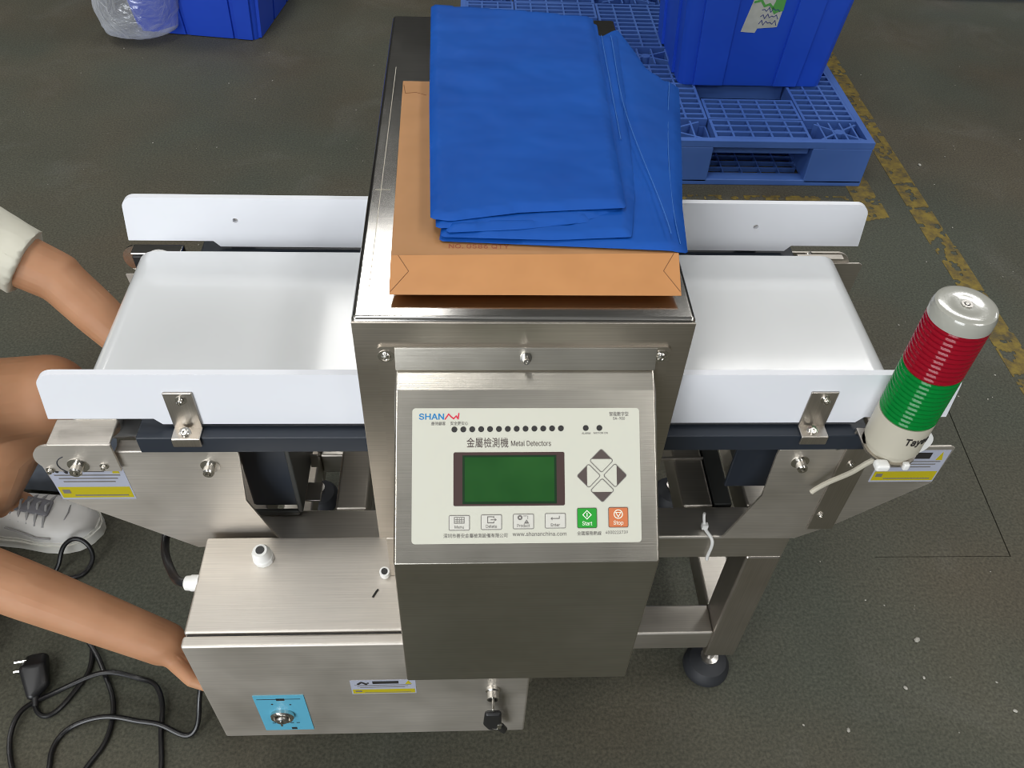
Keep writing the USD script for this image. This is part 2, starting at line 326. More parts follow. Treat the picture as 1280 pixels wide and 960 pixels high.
# lettering ------------------------------------------------------------------
GLYPHS = {
    "金": "ĒĵĔķĜĹĥľĳŋĳōĸŌĹŋĸŇĽłĿłńĽŒĶŕĶŕĴœıŐıňĵŇĲķĲķĨŐĨŐģķģķđŀđŀēľēľĖŀėńġŇġŉĠŉĝłđœđœČĕČĕđĥđġĜğĝğĠġġĥğĩėĩĔĦēĦđıđıģĘģĘĨıĨıĲġĲġĵĘıĕıĕĳ/ĴńĦķŃķ",
    "屬": "ēČėĖĘġęġĚŊŐŊőŉőĽōĽŎĺŃĸŃķŎĴōİŐİŐĦįĦįģŒģŐčōĊŅĊłĎĢČġĐĳđĳĔĥĔĥĚĠęĞěĘĊ/ŃĔņđŇĎŋďōĠĸĠĸĝņĝņĕ/ğŁŋŁŋņğņ/łĩŋĩŋĭłĭ/ĻĽĻİŉİŉĲĿĴŁĶŀĺŇĻŇĽ/ĸĚĸėŁėŁĚ/ĸĔĸđľđľĔ/ĴĩĽĩĽĭĴĭ/ĩıĩİĶİĶĻķĽĪĽĪĻıĺıķĳķĳĴ/ĪĠĩĝĳĝĳĠ/ĩėĳėĳĚĩĚ/ħĩİĩİĭħĭ/ĞğĝğĝĜĤğĩĥĢĦģĴĬĵĭĶĭĸĤĹĥĽğĽ",
    "檢": "ēĝēĠėĦĜķĜĹĔĹĔľĝľĝŌġŌġľĨľĨĻİĿĺŉļōŁŌŀňŅńŒĽŕĽŔĸőĸļŅĵļňļňĸĳĸĲĻĬķĪķĪĹġĹġĴĨĪĨĦĥĥģīġīġĉĝĉĝĩěĩėěĕĚ|ĻĎłĔŅěŅğŊğŉėŎĕŕďœċőċŎďņēĿĊĽĊ|ŀĲőĲőġŀġ/ńĥŌĥŌĮńĮ|ĤČĭĕığĶĞĵĘļēļđĹďĲĔĨĉ|īġīĲĻĲĻġ/įĥķĥķĮįĮ",
    "測": "ŃďōďōŌŒŌŒČŎĊńĊ|ŁŅņŅņěŁě|ĠČĨĖĩĚħěħŉĻŉĻěĸĚĿđĿĎĻčķĔĴĖĶěĪěĪęĮęĮĖĬĕīđĥĊ/īġķĠķĩīĩ/Ĭńīļķļķń/ķķīķīĮķĮ|ĖŇĘŋěŋģņĤŃġŀĚņ|ĕĐěěĝģĠĤĢĢĢğĚČęċĖČ|ēĴĕĸĘĸğĴġİĞĭĚı",
    "機": "ĒĞĘĬĚĸĔĹĔľěľěŌĠŌĠľĦľĦļīŀįňįŋĳŊĭĽĲĽĴłĸŁĸĿįıĴıĳĶķķĹĮĺĮĻĵĺĶĹŌľŌĿĲŀıňĸňĻłĺŁľŅłňŋŌŊŌňŇĿŌĿŎńőŃŐľňĳňĲōĲŎĳōĸőĸőĵŔİŔĭŐĭŐįŊįŊĮŏĪŏħœħœģōģŐğōĚňĖňēŎďŐďŒĖŕĕŔčőĊŉċńđĸĊĴčŁĕĽģĲģıĢĶěĻĘĹĔķĔİĚĭĒĦĊĢčĨēĬĜĬĢĬģħģħħĭħĭīıīıħļħļĭĻĭĸīĶīĶĮĨĬĨİĬĳĮĹĨĸĦĺĦĹĠĹĠĳĥĭĦĨģĦĢīĠīĠĊěĊěĦęĦĕĚ/łģńĚņĚŊĞŋģ/ŃĭŀİŀīŁħŉħŇīŅīņĮ",
    "善": "ĔĢĔĦġĦğĪğĮĖĮĖĲıĲıķĜķĜĻıĻıŀĘŀĘńĥńĢŋħŌīņīńļńľņŀŌŅŌņŊŃŇŃńŐńŐŀķŀķĻŌĻŌķķķķĲœĲœĮŉĮŉīŇĦŔĦŔĢ/ķħŁĦńĮķĮ/ĤĭħĩħĦıĦıĮĤĮ|ĝĝŋĝŋĊņĊņČĤČĢĉĞĉĝĊ/ĤęģĐńĐņđņę",
    "待": "ĨĨņĨņİĨİĨĵļĵļľĬľĬŃļŃļŌŁŌŁŃŒŃőľŁľŁĵŕĵŕİŋİŋĨŕĨŕģŋģŋčŉċļĊĻčĻďŅďņĐņģĨģ|ĮğĳġĳğĹęĻĔĶĒ|ĒĨĝĲģļĨĻħķĢıĢĊĝĊĝĪěĪĖĤĔĤ|ēĽėŁęŁĢŌħŋĥņėĹ",
    "顧": "ňēŊĕŏĔŕĎŕČőĊ|ķńķŉŔŉŔńňńŇŁŇĽŒĽŒĘĹĘĹĽŁĽłľłŃ/ĽĝōĜōģĽģ/ĽħōħōĮĽĮ/ĽĳōĲōĹĽĹ|ēČĕĒĖğėğėńĥńĢŋĦōĪŇĪńĴńĴĵĜĵĜĨĞĨĢĳĦĲĥĬĪĬĪįĨıĬĲįĬĵĬĵĨĮĨĮģĴģĴĠĮĠĮĚĴĚĴėĮėĮĒĶĒķďŀĖŃĔŃĒĹĊĶĊĴĎģĎģĊğĊğĠěġĚēėĊ/ĜŀĜĹįĹįŀ/ģēĪĒĪėģė/ģģĪģĪĨģĨ/ĤĠģğģĚĪĚĪĠ",
    "客": "ĕĜēġĕĢĞģĬĨĮĪĦĲĜĬęĬėİģĶĪĽīŁěŁěĹĖĸĖņĲņĲňįŌĲōĵōĸņŒņŒĸōĸōŁĬŁĬĿıĿįĺņĺŇĶĽĬĻĬĻĩŊĤŕģŒĝňğňĊłĊłČĦČĦĊġĊġğ/ĦđłđłěĦě/ĴħĨĠŁġŁĢĻģ/ĪĵĵĭĹıĻıľĶĪĶ",
    "安": "ĕīĕİĩİĮļĴĻİİœİœīŅīŃĤļěļęĿęŏđŒĎŎĊŌĊņďĶĕħčęĊĖďĥĒĮĖįęĤĞĞğĥĩĥī/ħĤĪĠĶĝļģĿīĬī|ėńıńĮŋĴŌķńőńőĵŌĵŌĿĜĿĜĵėĵ",
    "全": "ĕĭēĲĜĶħŀĩŀĳōķŌĸňĽłĿłŃĽŅĽŇĺŏĶŐĴŖĲŖİœĭŊıŊĭķĭķġŊġŊĜķĜķĐœĐœċĖċĕĐıĐıĜğĜğġıġıĭĞĭĞı/ħĹġĲňĳńķłķļľĺľĴŅĲńĲłĩĹ",
    "更": "ĔčĕďĚďģĒĥĔĞĝĞğġĠġĢěĢěĽĜľĲĿĲńĕńĕŉœŉœńķńķľŎľŏĽŏĢķĢĳĘıĕĳēĺđŕďŔĊľċįďĬđěĊĖĊ/ķħŉĦŉĭķĭ/ķıŉıŉĹķĹ/ĠħıĦĲħĲĭĠĭ/ĠĳġıııĲĲĲĹĠĹ/ĢĢĥĜĪĘĭęİĞİĢ",
    "心": "ŋĪŇĳŌĵŔġŕĝŔĘŐė|ĥĸīĸīđĬĐŀĐŃĕŃğŅğņĝňĝňĔńČłċĪċĦĎĥđ|ĩņĭŊĶłĸłĿĻĿĸĻĶĲŀİŀ|ēĘĘĦęıĚĳğĲĚėęĕėĕ",
    "智": "ķŇŐŇőņőĮŐĭķĭ/ļĳŋĲŋłļł|ĞħŊħŊĉŅĉńČģČģĉĞĉ/ģđĤĐŅĐŅĘģĘ/ģĝĤĜŅĜŅģģģ|ēĩĜĮġĴġķĔķĔĻĖĻĔĿĘŃĜōĠŌğņĲņĲłĨłĨĻĴĻĴķħķĨĴĳĮıĪĭīīĮĤıĠīĘĦĖĦ/ĜłęĻĢĻģļģł",
    "能": "ĸīĽīĽĠņĢŎħőĥŒĢĽĚĽđľďŏďŐđŐĘœĘŕėŕĐŒċŐĊļĊĸč|ĸŌĽŌĽŁŋŅōŇőńŐłĽļĽĳľĲŎĲŐĵŐĺőĺŕĸŔıŒĮŐĭļĭĸİ|ĔļĚłĜňĞŉĞŌĠōģŌĤŉġņĠłĝŀĝĽīľħŇīňıŀĴĸİĶĮĺĖĸ|ėĲĘĳıĳıčįċĥĊģĎģďīďĬĐĬĘīęĜęĜĊėĊ/ĜģĜĝĬĝĬģ/ĜĮĜħīħĬĨĬĮ",
    "數": "ķČķĎĿĔńĜŀįľįļĪĺĪĸĮĽĸŀŋŅŌŃĿŕĿŕĺŐĺŏĸŎĬŊĞōĖőēőđŕďŕčœċŎčŎďņėłĐĽċĹĉĹċ/łĺŅĨŇħŉīŋĺ|ēļēŀĘŀĘňĤňĤōĨōĨňĵňĵŀĺŀĺļĵļĵĴĨĴĨıĶıĶĥħĥĦģĦġĴġĵĠĲęĭĔĳĐıČħĐěĊėĉĕĊĔĎęĎġđġĒġĔęĖęĘĜĚĜĝĕĝĕġġġĢģĢĥĖĥĖİėıĤıĤĳĘĴĘļ/ĨĭĨĩĲĩĲĭ/ĨļĨĸİĸİļ/ĨńĨŀİŀİń/ĢĝĠĘĨĖĮĝ/ĤĩĤĭěĭěĩ/ĤŀĤńĝńĝŀ/ĤĻĝļĝĸĤĸ",
    "字": "ĕĠĕĥıĥıĪĵīļıġĲġķņķňĴŅĳĽīĸĩķĥœĥœĠķĠķĎĳĊħĊĥĎĥďıďıĠ|ĖŅıŅįŌĴōĸŅŒŅŒĶōĶŌŀěŀěĶĖĶ",
    "型": "ēČēđĲđĲĚěĚěğĲğĲĦĬĦĬĶģĶĞĩĚĥėĤĕĩĘĪěĮĝĶĕĶĕĻĞĻĞŅėŅėŊĸŊĸŅıŅıĻĹĻĹĶıĶıħķħķğōğōĚķĚķđŕđŕČ/ĤŅģĻĬĻĬŅ|ŃĥŁĪŋĪŋŌŐŌŐħŌĥ|ľŉŃňŃİľİ",
    "深": "ĤĒĪĕĴğĵģħĤħĩĺĩĺıĿıĿĩŒĩŒĤńĤņĞŐĔŔĒőĎŏĎŇĕŇėŃĚŀğĿĊĺĊĺğĶĜĶĚĩĎĦĎ|ĨŉŒŉŒļōļōńĬńĬĻĨĻ|ŀļŀľńŀŏĵőİōĮŊĳ|ħıİĸĴĿĹľķĹįİĪĮ|ĖňĚŌģŇĤŃģŁĠŁĞń|ĕĐğĤġĥģģģğęċĕč|ēĳēĵĖĸġĲĢįğĬėĲ",
    "圳": "ōŋŒŋŒĊōĊ|ľēľŇńŇńē|ħčĬĕįĞİŊĵŋĴĜıĒĭċ|ēęĝĝĝĶĔĶĔĻĝĻĝŌĢŌĢĻīĻīĶĢĶĢğīġīĜĕēĔē",
    "市": "ĔĽĔłĲłĮŊĮŌıōĵŋĸłŔłŔĽķĽķĲŎĲŎĕŉĒľĒĽėňėŉęŉĭķĭķĊıĊıĭĠĭĠĒěĒěĲıĲıĽ",
    "設": "ĖģĬģĬďįďĺĔĻėĴğıĥıħĮħĮĬŐĬőīŐĦŌĞŅĕŌđŕďŕčœČœĊŏĊŀĒļďıĊĮĊĬĎěĎěĊėĊĖċ/ķħĺğŁĚŇĠŊħ/ěēħēħĞěĞ|ĖĲĖĶĬĶĬĳıĵĵĽĵŊŋŊŋĶŔĶœıňĲņĴņŅĺŅĺļĸĶĲįįĮĭĲ|ēļēŀĠŀĝŉěŊğōĥńĢŀįŀįļ|ĖĩĖĭĬĭĬĩ",
    "備": "ĒĮĜľĠŌĦŋĢĿĠĽĠĨħīĮĳĥĴĥĹĲĹĲŀħŀħŅĲŅĲŌķŌķŅŃŅŃŌňŌňŅŒŅŒŀňŀňĹŔĹŔĴĵĴĲĮőĮőčŐċŇĊņĎŋĎŌďŌĔŋĕŀĕŀċĻċĻĕİĕİĊīĉīħĤĤĠħĠĉěĉěįĘĮĖĪ/ŀęŌęŌğŀğ/ŀģŌģŌĩŀĩ/ķĹŃĹŃŀķŀ/İęĻęĻğİğ/İģĻģĻĩİĩ",
    "有": "ēĥĜĭĜįĠĲĦļĦľĕľĕŃĩŃĬŌıŌįŃŔŃŔľĬľĩĸĪĶŋĶŋčŇĊĻĊĺčĺďŅďņĐņĘĨĘĨĊĢĊĢīĠīĞħěĦėġ/ĨĝņĝņĤĨĤ/ĨĩņĩņıĨı",
    "限": "įĊĮďİđİŉŐŉŐĪŏĩŁĩŁħŅğŐħŔĤŎĞŊĝňęŕĎŒĊŌčŃėĽĤĽĨļĩĵĩĵĒłĔłďĻĎĲĊ/ĵįŊĮŊķĵķ/ĵĽŊļŊńĵń|ėŊĪŊĬňĩĽĥĶīīīğħěĠěğĞğĠĥĠħĤĦĬĠĴĥŅěŅěĊėĊ",
    "公": "ĻņĻňľŊŁŉłŅŉĽŉĻōĸōĶœİŕİŕĮŒīŎĬŎĮŇĴŇĶńĸĽŅ|ěďĚĔĠęĠěĤĞĨĦĪħĲĶĴĴķĴķĲİĨįĤĬĢĤĕńėłĜļĢĿĥłĥłģņĠņĞŐĒŒČōĊŉĒ|ĔĮĞĸģłĥŃĦňħŉĭňħĻĠĳĠıęĪ",
    "司": "ĖŃĖňŐňŐĎŏČŋĊĿĊľčľĐŊĐŊŃ|ėĻłĻłĶėĶ|ěĮĽĮĽėġėġĒĜđěĒ/ġĝĸĜĸĩġĩ",
    "國": "ĖŉŒŉŒĉōĉŌčěčěĉĖĉ/ěēōĒōńŁńŇĿŅĻŉĻŉķĺķļĨŀĬŁĲņĳńĪľġŁĚŃęŅęņĠŊĞňĖŅĔŀĕļěĳĔįĖįĘĵěĹĠĵķğķğĻĵĻĴłĹłĹĻńĻńĽĽŀĿńěń|ĞĜĢĞĨĞĴġĴĝĲĜģęğę|ĢĲĲĲĲĤĢĤ/ĥħĮħĮĮĭįĦįĥĮ",
    "服": "ĳĊĳŊŒŊŒĺŎĶŃĶłĹłĻŊĺŌĻŌŅĸŅĸıŔİőĤŊėőĐŕďŕČőĊņĒľċĻċĸčĸĊ/ĿĬŃĠŅĝňĝŋĢōĬ/ĸďĻďŃĖĺĬĸĬ|ēďĖĕėĥĘĥĘŊĭŊĭĎĩĊĠĊğďħďĨĐĨĢĜĢěĕĘċėĊĔċ/ĝħĨħĨĴĝĴ/ĞŅĝĹĨĹĨŅ",
    "務": "ēęĔĝęĢĞĭĞĮēĮēĳĠĳĠĵęĻęĽĝľĞļĢĻĨńĔńĔŉįŉıņĤĶĦĵĦĳĲĲıĮĻİĿĳĸļĳĸįĺįļķŃļōŁŋľŇľŅœńŏĻŉĳŋıŖĮŔĪōīŅİłİŁĮĵĩįĪĭĢĪġĨģĬĮĥĮĥčĤċġĊĚĊĘĎĘďĠďĠĤĞĤěĜĖĖ/ļŀĽļńķŋĽŋŀ|ĭĊīĎĲđĸėĻĝĻğİğİĤļĤĽĥĽīłīłĤœĤőĒōĊŁĉŀČŀĎŉĎŊďŌĕōğŀğĽĕĸďİĊ",
    "熱": "ĔěĔĠĢġĢĨĖĨĖĬĢĬĢıħıħĬĲĬĲĨħĨħĢĳģĵĢķģĻįĵĲĵĵĸķĹĵļĵĽĽĵĽĵłĽłľōłōłłŎłŎĥŏġŒġŒĪŕĨŕğŒěŎěŌĝŉĪŇĪŅĦŀīĿīĿĨĻĠĶěĴěĲĞ/ŁİŉīŉĽłĽŁķ|ŇĖŇĘŌęŌėŔĎŔċŏĊōď|ĻċĸėļĘŁČ|ĔĽĢĽĢŃėŃėŇĢŇĢŌħŌħŇıŇıŃħŃħĽĴĽĴĹĔĹ|ĨĴĩķĬķĲĴĴİıįĮĲ|ĩđĩėĮėįċĪċĪđ|ĔčĘĐĜĘġĘĠēęĊĕċ|ĔĲĘĳĜķğķġĵĘįĕį",
    "線": "ıŅļŅľōńŌłŅőŅőīńīńħŇġŏĨœĦœĤŊĝŌĘŒĒŕđœčŐčŉĔņěńěŃĊĸĉķĎĿĎĿīıī/ĶįŌįŌĶĶĶ/ĶĻŌĺŌŁĶŁ|ĪĐĲĖĶĜĶĠĮĠĮĥļĥĽĤļĞĵĒįčĬčĬď|ĕġēĦĚĬĝĲĚĳĔıēķėĺĘľĚĿğŌģŌĤňěķĢĸĦŁĩŁīĽĜħĥĨĤİĨıĬģĬġĨĠĪĚīēħĒĦęĤĜĤğħğħĤ|ĞĚĝĝġĞĢēģēĢčğč|ēďĕēĖĞĚĝęđėċĔċ",
}
def cjk(text, height):
    """Flat polygons of a line of characters, about height tall, from the origin along +x."""
    s = height / 66.0; out = []; x = 0
    for ch in text:
        if ch == ' ': x += 34; continue
        for p in GLYPHS[ch].split('|'):
            rings = []
            for q in p.split('/'):
                c = [ord(a) - 0x110 for a in q]; rings.append([((x + c[i]) * s, c[i + 1] * s) for i in range(0, len(c), 2)])
            g = Polygon(rings[0], rings[1:])
            if not g.is_valid: g = g.buffer(0)
            if g.area > 0: out.append(g)
        x += 72
    return out, x * s

def cjk_mesh(text, width, height, depth=0.0003):
    out, w = cjk(text, height); m = trimesh.util.concatenate([extr(g, depth) for g in out]); m.apply_scale([width / w, 1, 1]); return m

def latin_mesh(text, width, height, depth=0.0003, bold=False):
    m = meshkit.text_mesh(text, height, depth, bold); w = m.bounds[1][0] - m.bounds[0][0]; m.apply_translation((-m.bounds[0][0], 0, 0)); m.apply_scale([width / w, 1, 1]); return m

def place(m, o, u, v, n, at):
    """Puts a mesh drawn in the xy plane onto the plane with origin o and axes u, v, n."""
    m = m.copy(); p = m.vertices
    m.vertices = np.array(o) + np.outer(p[:, 0] + at[0], u) + np.outer(p[:, 1] + at[1], v) + np.outer(p[:, 2] + (at[2] if len(at) > 2 else 0), n)
    return m

# ------------------------------------------------------------------ floor
g = 0.0018
slab = shapely.box(-9, -6, 9, 16)
joints = unary_union([LineString([(1.246, 1.50), (1.232, 1.33), (1.208, 0.997)]).buffer(g * 0.8), LineString([(0.90, 0.999), (1.208, 0.997)]).buffer(g * 0.4),
                      LineString([(-2.2, -6), (-2.2, 16)]).buffer(g), LineString([(3.2, -6), (3.2, 16)]).buffer(g)])
fl = stage.DefinePrim('/World/floor', 'Xform'); meta(fl, 'dark grey dusty concrete warehouse floor', None, kind='structure')
obj('concrete', plate_xy(slab.difference(joints), -0.10, 0.0), 'floor', fl, smooth=False)
obj('joint_bed', box(-9, 9, -6, 16, -0.12, -0.006), 'joint', fl, smooth=False)

for nm, bx_ in (('wall_left', (-9.1, -9, -6, 16, 0, 6.4)), ('wall_right', (9, 9.1, -6, 16, 0, 6.4)), ('wall_back', (-9, 9, 16, 16.1, 0, 6.4)), ('wall_front', (-9, 9, -6.1, -6, 0, 6.4))):
    meta(obj(nm, box(*bx_), 'wall', smooth=False), 'plain grey warehouse wall', kind='structure')
meta(obj('ceiling', box(-9, 9, -6, 16, 6.4, 6.5), 'ceiling', smooth=False), 'plain grey warehouse ceiling', kind='structure')

def worn(poly, seed, keep=0.42, cell=0.005, sc=42):
    """Paint with a ragged, flaked outline."""
    x0, y0, x1, y1 = poly.bounds; xs = np.arange(x0 - .01, x1 + .01, cell); ys = np.arange(y0 - .01, y1 + .01, cell)
    X, Y = np.meshgrid(xs, ys); nz = meshkit.fbm(np.stack([X * sc, Y * sc, 0 * X + seed], -1), 4, seed)
    inside = shapely.contains_xy(poly.buffer(0.004), X, Y) & (nz > keep * (0.9 + 0.25 * meshkit.noise(np.stack([X * 5, Y * 5, 0 * X], -1), seed + 9)))
    rows = []
    for j, row in enumerate(inside):
        d = np.diff(np.r_[0, row.astype(int), 0]); s, e = np.nonzero(d == 1)[0], np.nonzero(d == -1)[0]
        rows += [shapely.box(x0 - .01 + a * cell, ys[j], x0 - .01 + b * cell, ys[j] + cell * 1.02) for a, b in zip(s, e)]
    u = unary_union(rows).buffer(cell * 0.6).buffer(-cell * 0.6).simplify(cell * 0.4)
    return u
stripe = Polygon([(1.472, 1.30), (1.462, 2.7), (1.478, 3.5), (1.548, 3.5), (1.528, 2.7), (1.535, 1.9), (1.545, 1.30)])
obj('painted_line', plate_xy(worn(stripe, 3, 0.40), 0.0, 0.0012), 'line', fl, smooth=False, label='worn yellow painted line running past the pallet')
obj('painted_line', plate_xy(worn(Polygon([(1.29, 2.262), (1.295, 2.52), (1.365, 2.52), (1.375, 2.285)]), 5, 0.36), 0.0, 0.0012), 'line', fl, smooth=False, label='short yellow paint patch beside the pallet corner')
obj('painted_line', plate_xy(worn(shapely.box(0.3, 2.375, 1.27, 2.392), 8, 0.52), 0.0, 0.0012), 'line', fl, smooth=False, label='faint thin yellow line in front of the pallet')

# pale grit on the floor
gr = []
for i in range(330):
    if i < 10: x, y, r = [(0.92, 0.80, .006), (0.86, 0.70, .004), (0.905, 0.72, .003), (0.72, 0.62, .004), (1.6, 2.6, .006), (1.95, 2.45, .012), (-0.1, 0.5, .004), (0.02, 0.47, .006), (-0.3, 2.3, .004), (1.06, 0.65, .004)][i]
    else: x, y, r = rng.uniform(-1.6, 2.4), rng.uniform(0.3, 3.4), rng.uniform(0.0008, 0.0026)
    if i >= 10 and (-0.95 < x < 0.60 and 0.5 < y < 1.25 or 0 < x < 1.36 and 2.4 < y < 3.7): continue
    m = trimesh.creation.icosphere(0, r); m.apply_scale((1.3, 0.9, 0.6)); m.apply_transform(trimesh.transformations.rotation_matrix(rng.uniform(0, 6), (0, 0, 1))); m.apply_translation((x, y, r * 0.5)); gr.append(m)
p = obj('floor_grit', gr, 'grit', smooth=False); meta(p, 'tiny pale grit scattered over the concrete floor', 'grit', kind='stuff')

# ------------------------------------------------------------------ the metal detector
mc = thing('metal_detector_conveyor', 'stainless steel conveyor metal detector with white belt, keypad panel and floor frame', 'metal detector')
YC = 0.92                                    # middle of the belt
def my(y): return 2 * YC - y                 # mirrored to the far side
FRONT = (0, -1, 0)

# detector head: a box with a tunnel through it
head = rbox(-0.1294, 0.2578, 0.707, 1.4927, 0.500, 0.9642, 0.006, 16) - Manifold.cube((0.6, 0.408, 0.205)).translate((-0.2, 0.722, 0.672))
obj('detector_head', head, 'steel_head', mc, smooth=40)
obj('front_skin', rbox(-0.1288, 0.2572, 0.7050, 0.7078, 0.5005, 0.9600, 0.0008), 'steel_front', mc, label='brushed front sheet of the detector head')
obj('film_seam', [box(-0.1132, -0.1124, 0.76, 1.30, 0.9642, 0.9645), box(-0.1205, -0.1015, 0.9575, 0.9582, 0.9642, 0.9645)], 'beige', mc, smooth=False, label='thin white seam line of the protective film')
obj('head_foot_plate', rbox(-0.134, 0.262, 0.7015, 0.7049, 0.440, 0.520, 0.001), 'steel', mc)
gl = group_of('cable_gland', mc)
obj('gland_body', cyl((-0.1165, 0.6440, 0.5370), (-0.1165, 0.6410, 0.5500), 0.0070, 18), 'white_plastic', gl)
obj('gland_hole', cyl((-0.1165, 0.6410, 0.5500), (-0.1163, 0.6407, 0.5512), 0.0046, 14), 'black', gl)
obj('side_flange', rbox(-0.1085, -0.0845, 0.6420, 0.6450, 0.5370, 0.6300, 0.0008), 'steel_front', mc)
obj('black_sliver', tube([(-0.131, 0.608, 0.5378), (-0.127, 0.616, 0.5380), (-0.1245, 0.620, 0.5378)], 0.0014, 8), 'black', mc)

# control box: a hood with a sloping keypad
S = 0.985
def sc(y, z): return y * S, CAM_H + S * (z - CAM_H)
x0h, x1h = -0.0849 * S, 0.2220 * S
yb, zb = sc(0.5275, 0.7506); yt, zt = sc(0.6848, 0.8731); zbot = 0.4660
prof = [(0.704, 0.898), (yt, zt), (yb, zb), (yb, zbot), (0.704, zbot)]
cb = group_of('control_box', mc)
r = 0.0032
off = list(Polygon(prof).buffer(-r, join_style=2).exterior.coords)[:-1]
obj('hood', hull([(x, y, z) for y, z in off for x in (x0h + r, x1h - r)], r, 16), 'steel_hood', cb, smooth=40)
back = shapely.box(-0.103, 0.46, 0.2345, 0.9262)
obj('back_plate', cat(plate_xz(rrect(-0.103, 0.2345, 0.45, 0.9262, 0.006), 0.7020, 0.7052)), 'steel_front', cb)
obj('tilted_strip', hull([(x, y, z) for x in (x0h + .001, x1h - .001) for y, z in ((0.7020, 0.9245), (0.694, 0.8975), (0.7020, 0.8975))], 0.0006, 6), 'steel_hood', cb)
obj('bolt', screw((-0.0935, 0.7020, 0.9115), FRONT, 0.0062), 'chrome', cb)
obj('bolt', screw((0.2240, 0.7020, 0.9120), FRONT, 0.0062), 'chrome', cb)
obj('bolt', cat(bolt((0.0668, 0.6975, 0.9130), (0, -0.94, 0.34), 0.0035, 0.012)), 'chrome', cb)

# keypad overlay in its own plane: u along x, v up the slope
u = np.array([1.0, 0, 0]); v = np.array([0, yt - yb, zt - zb]); v /= np.linalg.norm(v); n = np.cross(u, v)
O = np.array([0, yb, zb])
def on(m, at): return place(m, O, u, v, n, (at[0] * S, at[1] * S, at[2] if len(at) > 2 else 0.0))
def sp(x): return x * S
def flat(poly, z0, z1):
    m = extr(shapely.affinity.scale(poly, S, S, origin=(0, 0)), z1 - z0); return place(m, O, u, v, n, (0, 0, z0))
import shapely.affinity
obj('keypad_overlay', flat(rrect(-0.0642, 0.2010, 0.0224, 0.1780, 0.004), 0, 0.0008), 'panel', cb, smooth=False)
H0 = 0.0008
obj('screen_frame', flat(rrect(-0.0165, 0.1122, 0.0652, 0.1268, 0.002), H0, H0 + 0.0004), 'panel_frame', cb, smooth=False)
scr = group_of('display_screen', mc) if False else cb
obj('display_screen', flat(shapely.box(-0.0044, 0.0690, 0.1010, 0.1218), H0 + 0.0004, H0 + 0.0007), 'lcd', cb, smooth=False, label='green liquid crystal display')
obj('screen_edge', flat(shapely.box(-0.0060, 0.0675, 0.1026, 0.1232).difference(shapely.box(-0.0036, 0.0700, 0.1002, 0.1212)), H0 + 0.0004, H0 + 0.0009), 'lcd_edge', cb, smooth=False)
for i in range(15):
    uu = (-0.0155 + i * (0.1085 + 0.0155) / 12) if i < 13 else (0.1377, 0.1537)[i - 13]
    vv = 0.1533 + 0.001 * min(i, 12) / 12 + (0.0003 if i > 12 else 0)
    lamp = cat(flat(Point(uu, vv).buffer(0.0034, quad_segs=5).difference(Point(uu, vv).buffer(0.0018, quad_segs=4)), H0, H0 + 0.0004), flat(Point(uu, vv).buffer(0.0018, quad_segs=4), H0, H0 + 0.00025))
    obj('indicator_lamp', lamp, 'ink', cb, smooth=False)
# arrow keys
for (cu, cv, a) in ((0.1554, 0.1165, 0), (0.1713, 0.0993, 90), (0.1560, 0.0822, 180), (0.1403, 0.0990, 270)):
    d = 0.0143
    dia = Polygon([(0, d), (d, 0), (0, -d), (-d, 0)]).buffer(-0.0025, join_style=1).buffer(0.0025, quad_segs=4)
    tri = dia.intersection(Polygon([(-d, 0.0012), (d, 0.0012), (0, d + .001)])).buffer(-0.0008)
    rot = lambda q: shapely.affinity.translate(shapely.affinity.rotate(q, -a, origin=(0, 0)), cu, cv)
    ak = group_of('arrow_key', mc) if False else None
    obj('arrow_key', flat(rot(dia.difference(dia.buffer(-0.0007))), H0, H0 + 0.0006), 'ink_grey', cb, smooth=False, label='arrow key of the diamond keypad')
    obj('arrow_mark', flat(rot(tri), H0, H0 + 0.0005), 'ink_brown', cb, smooth=False)
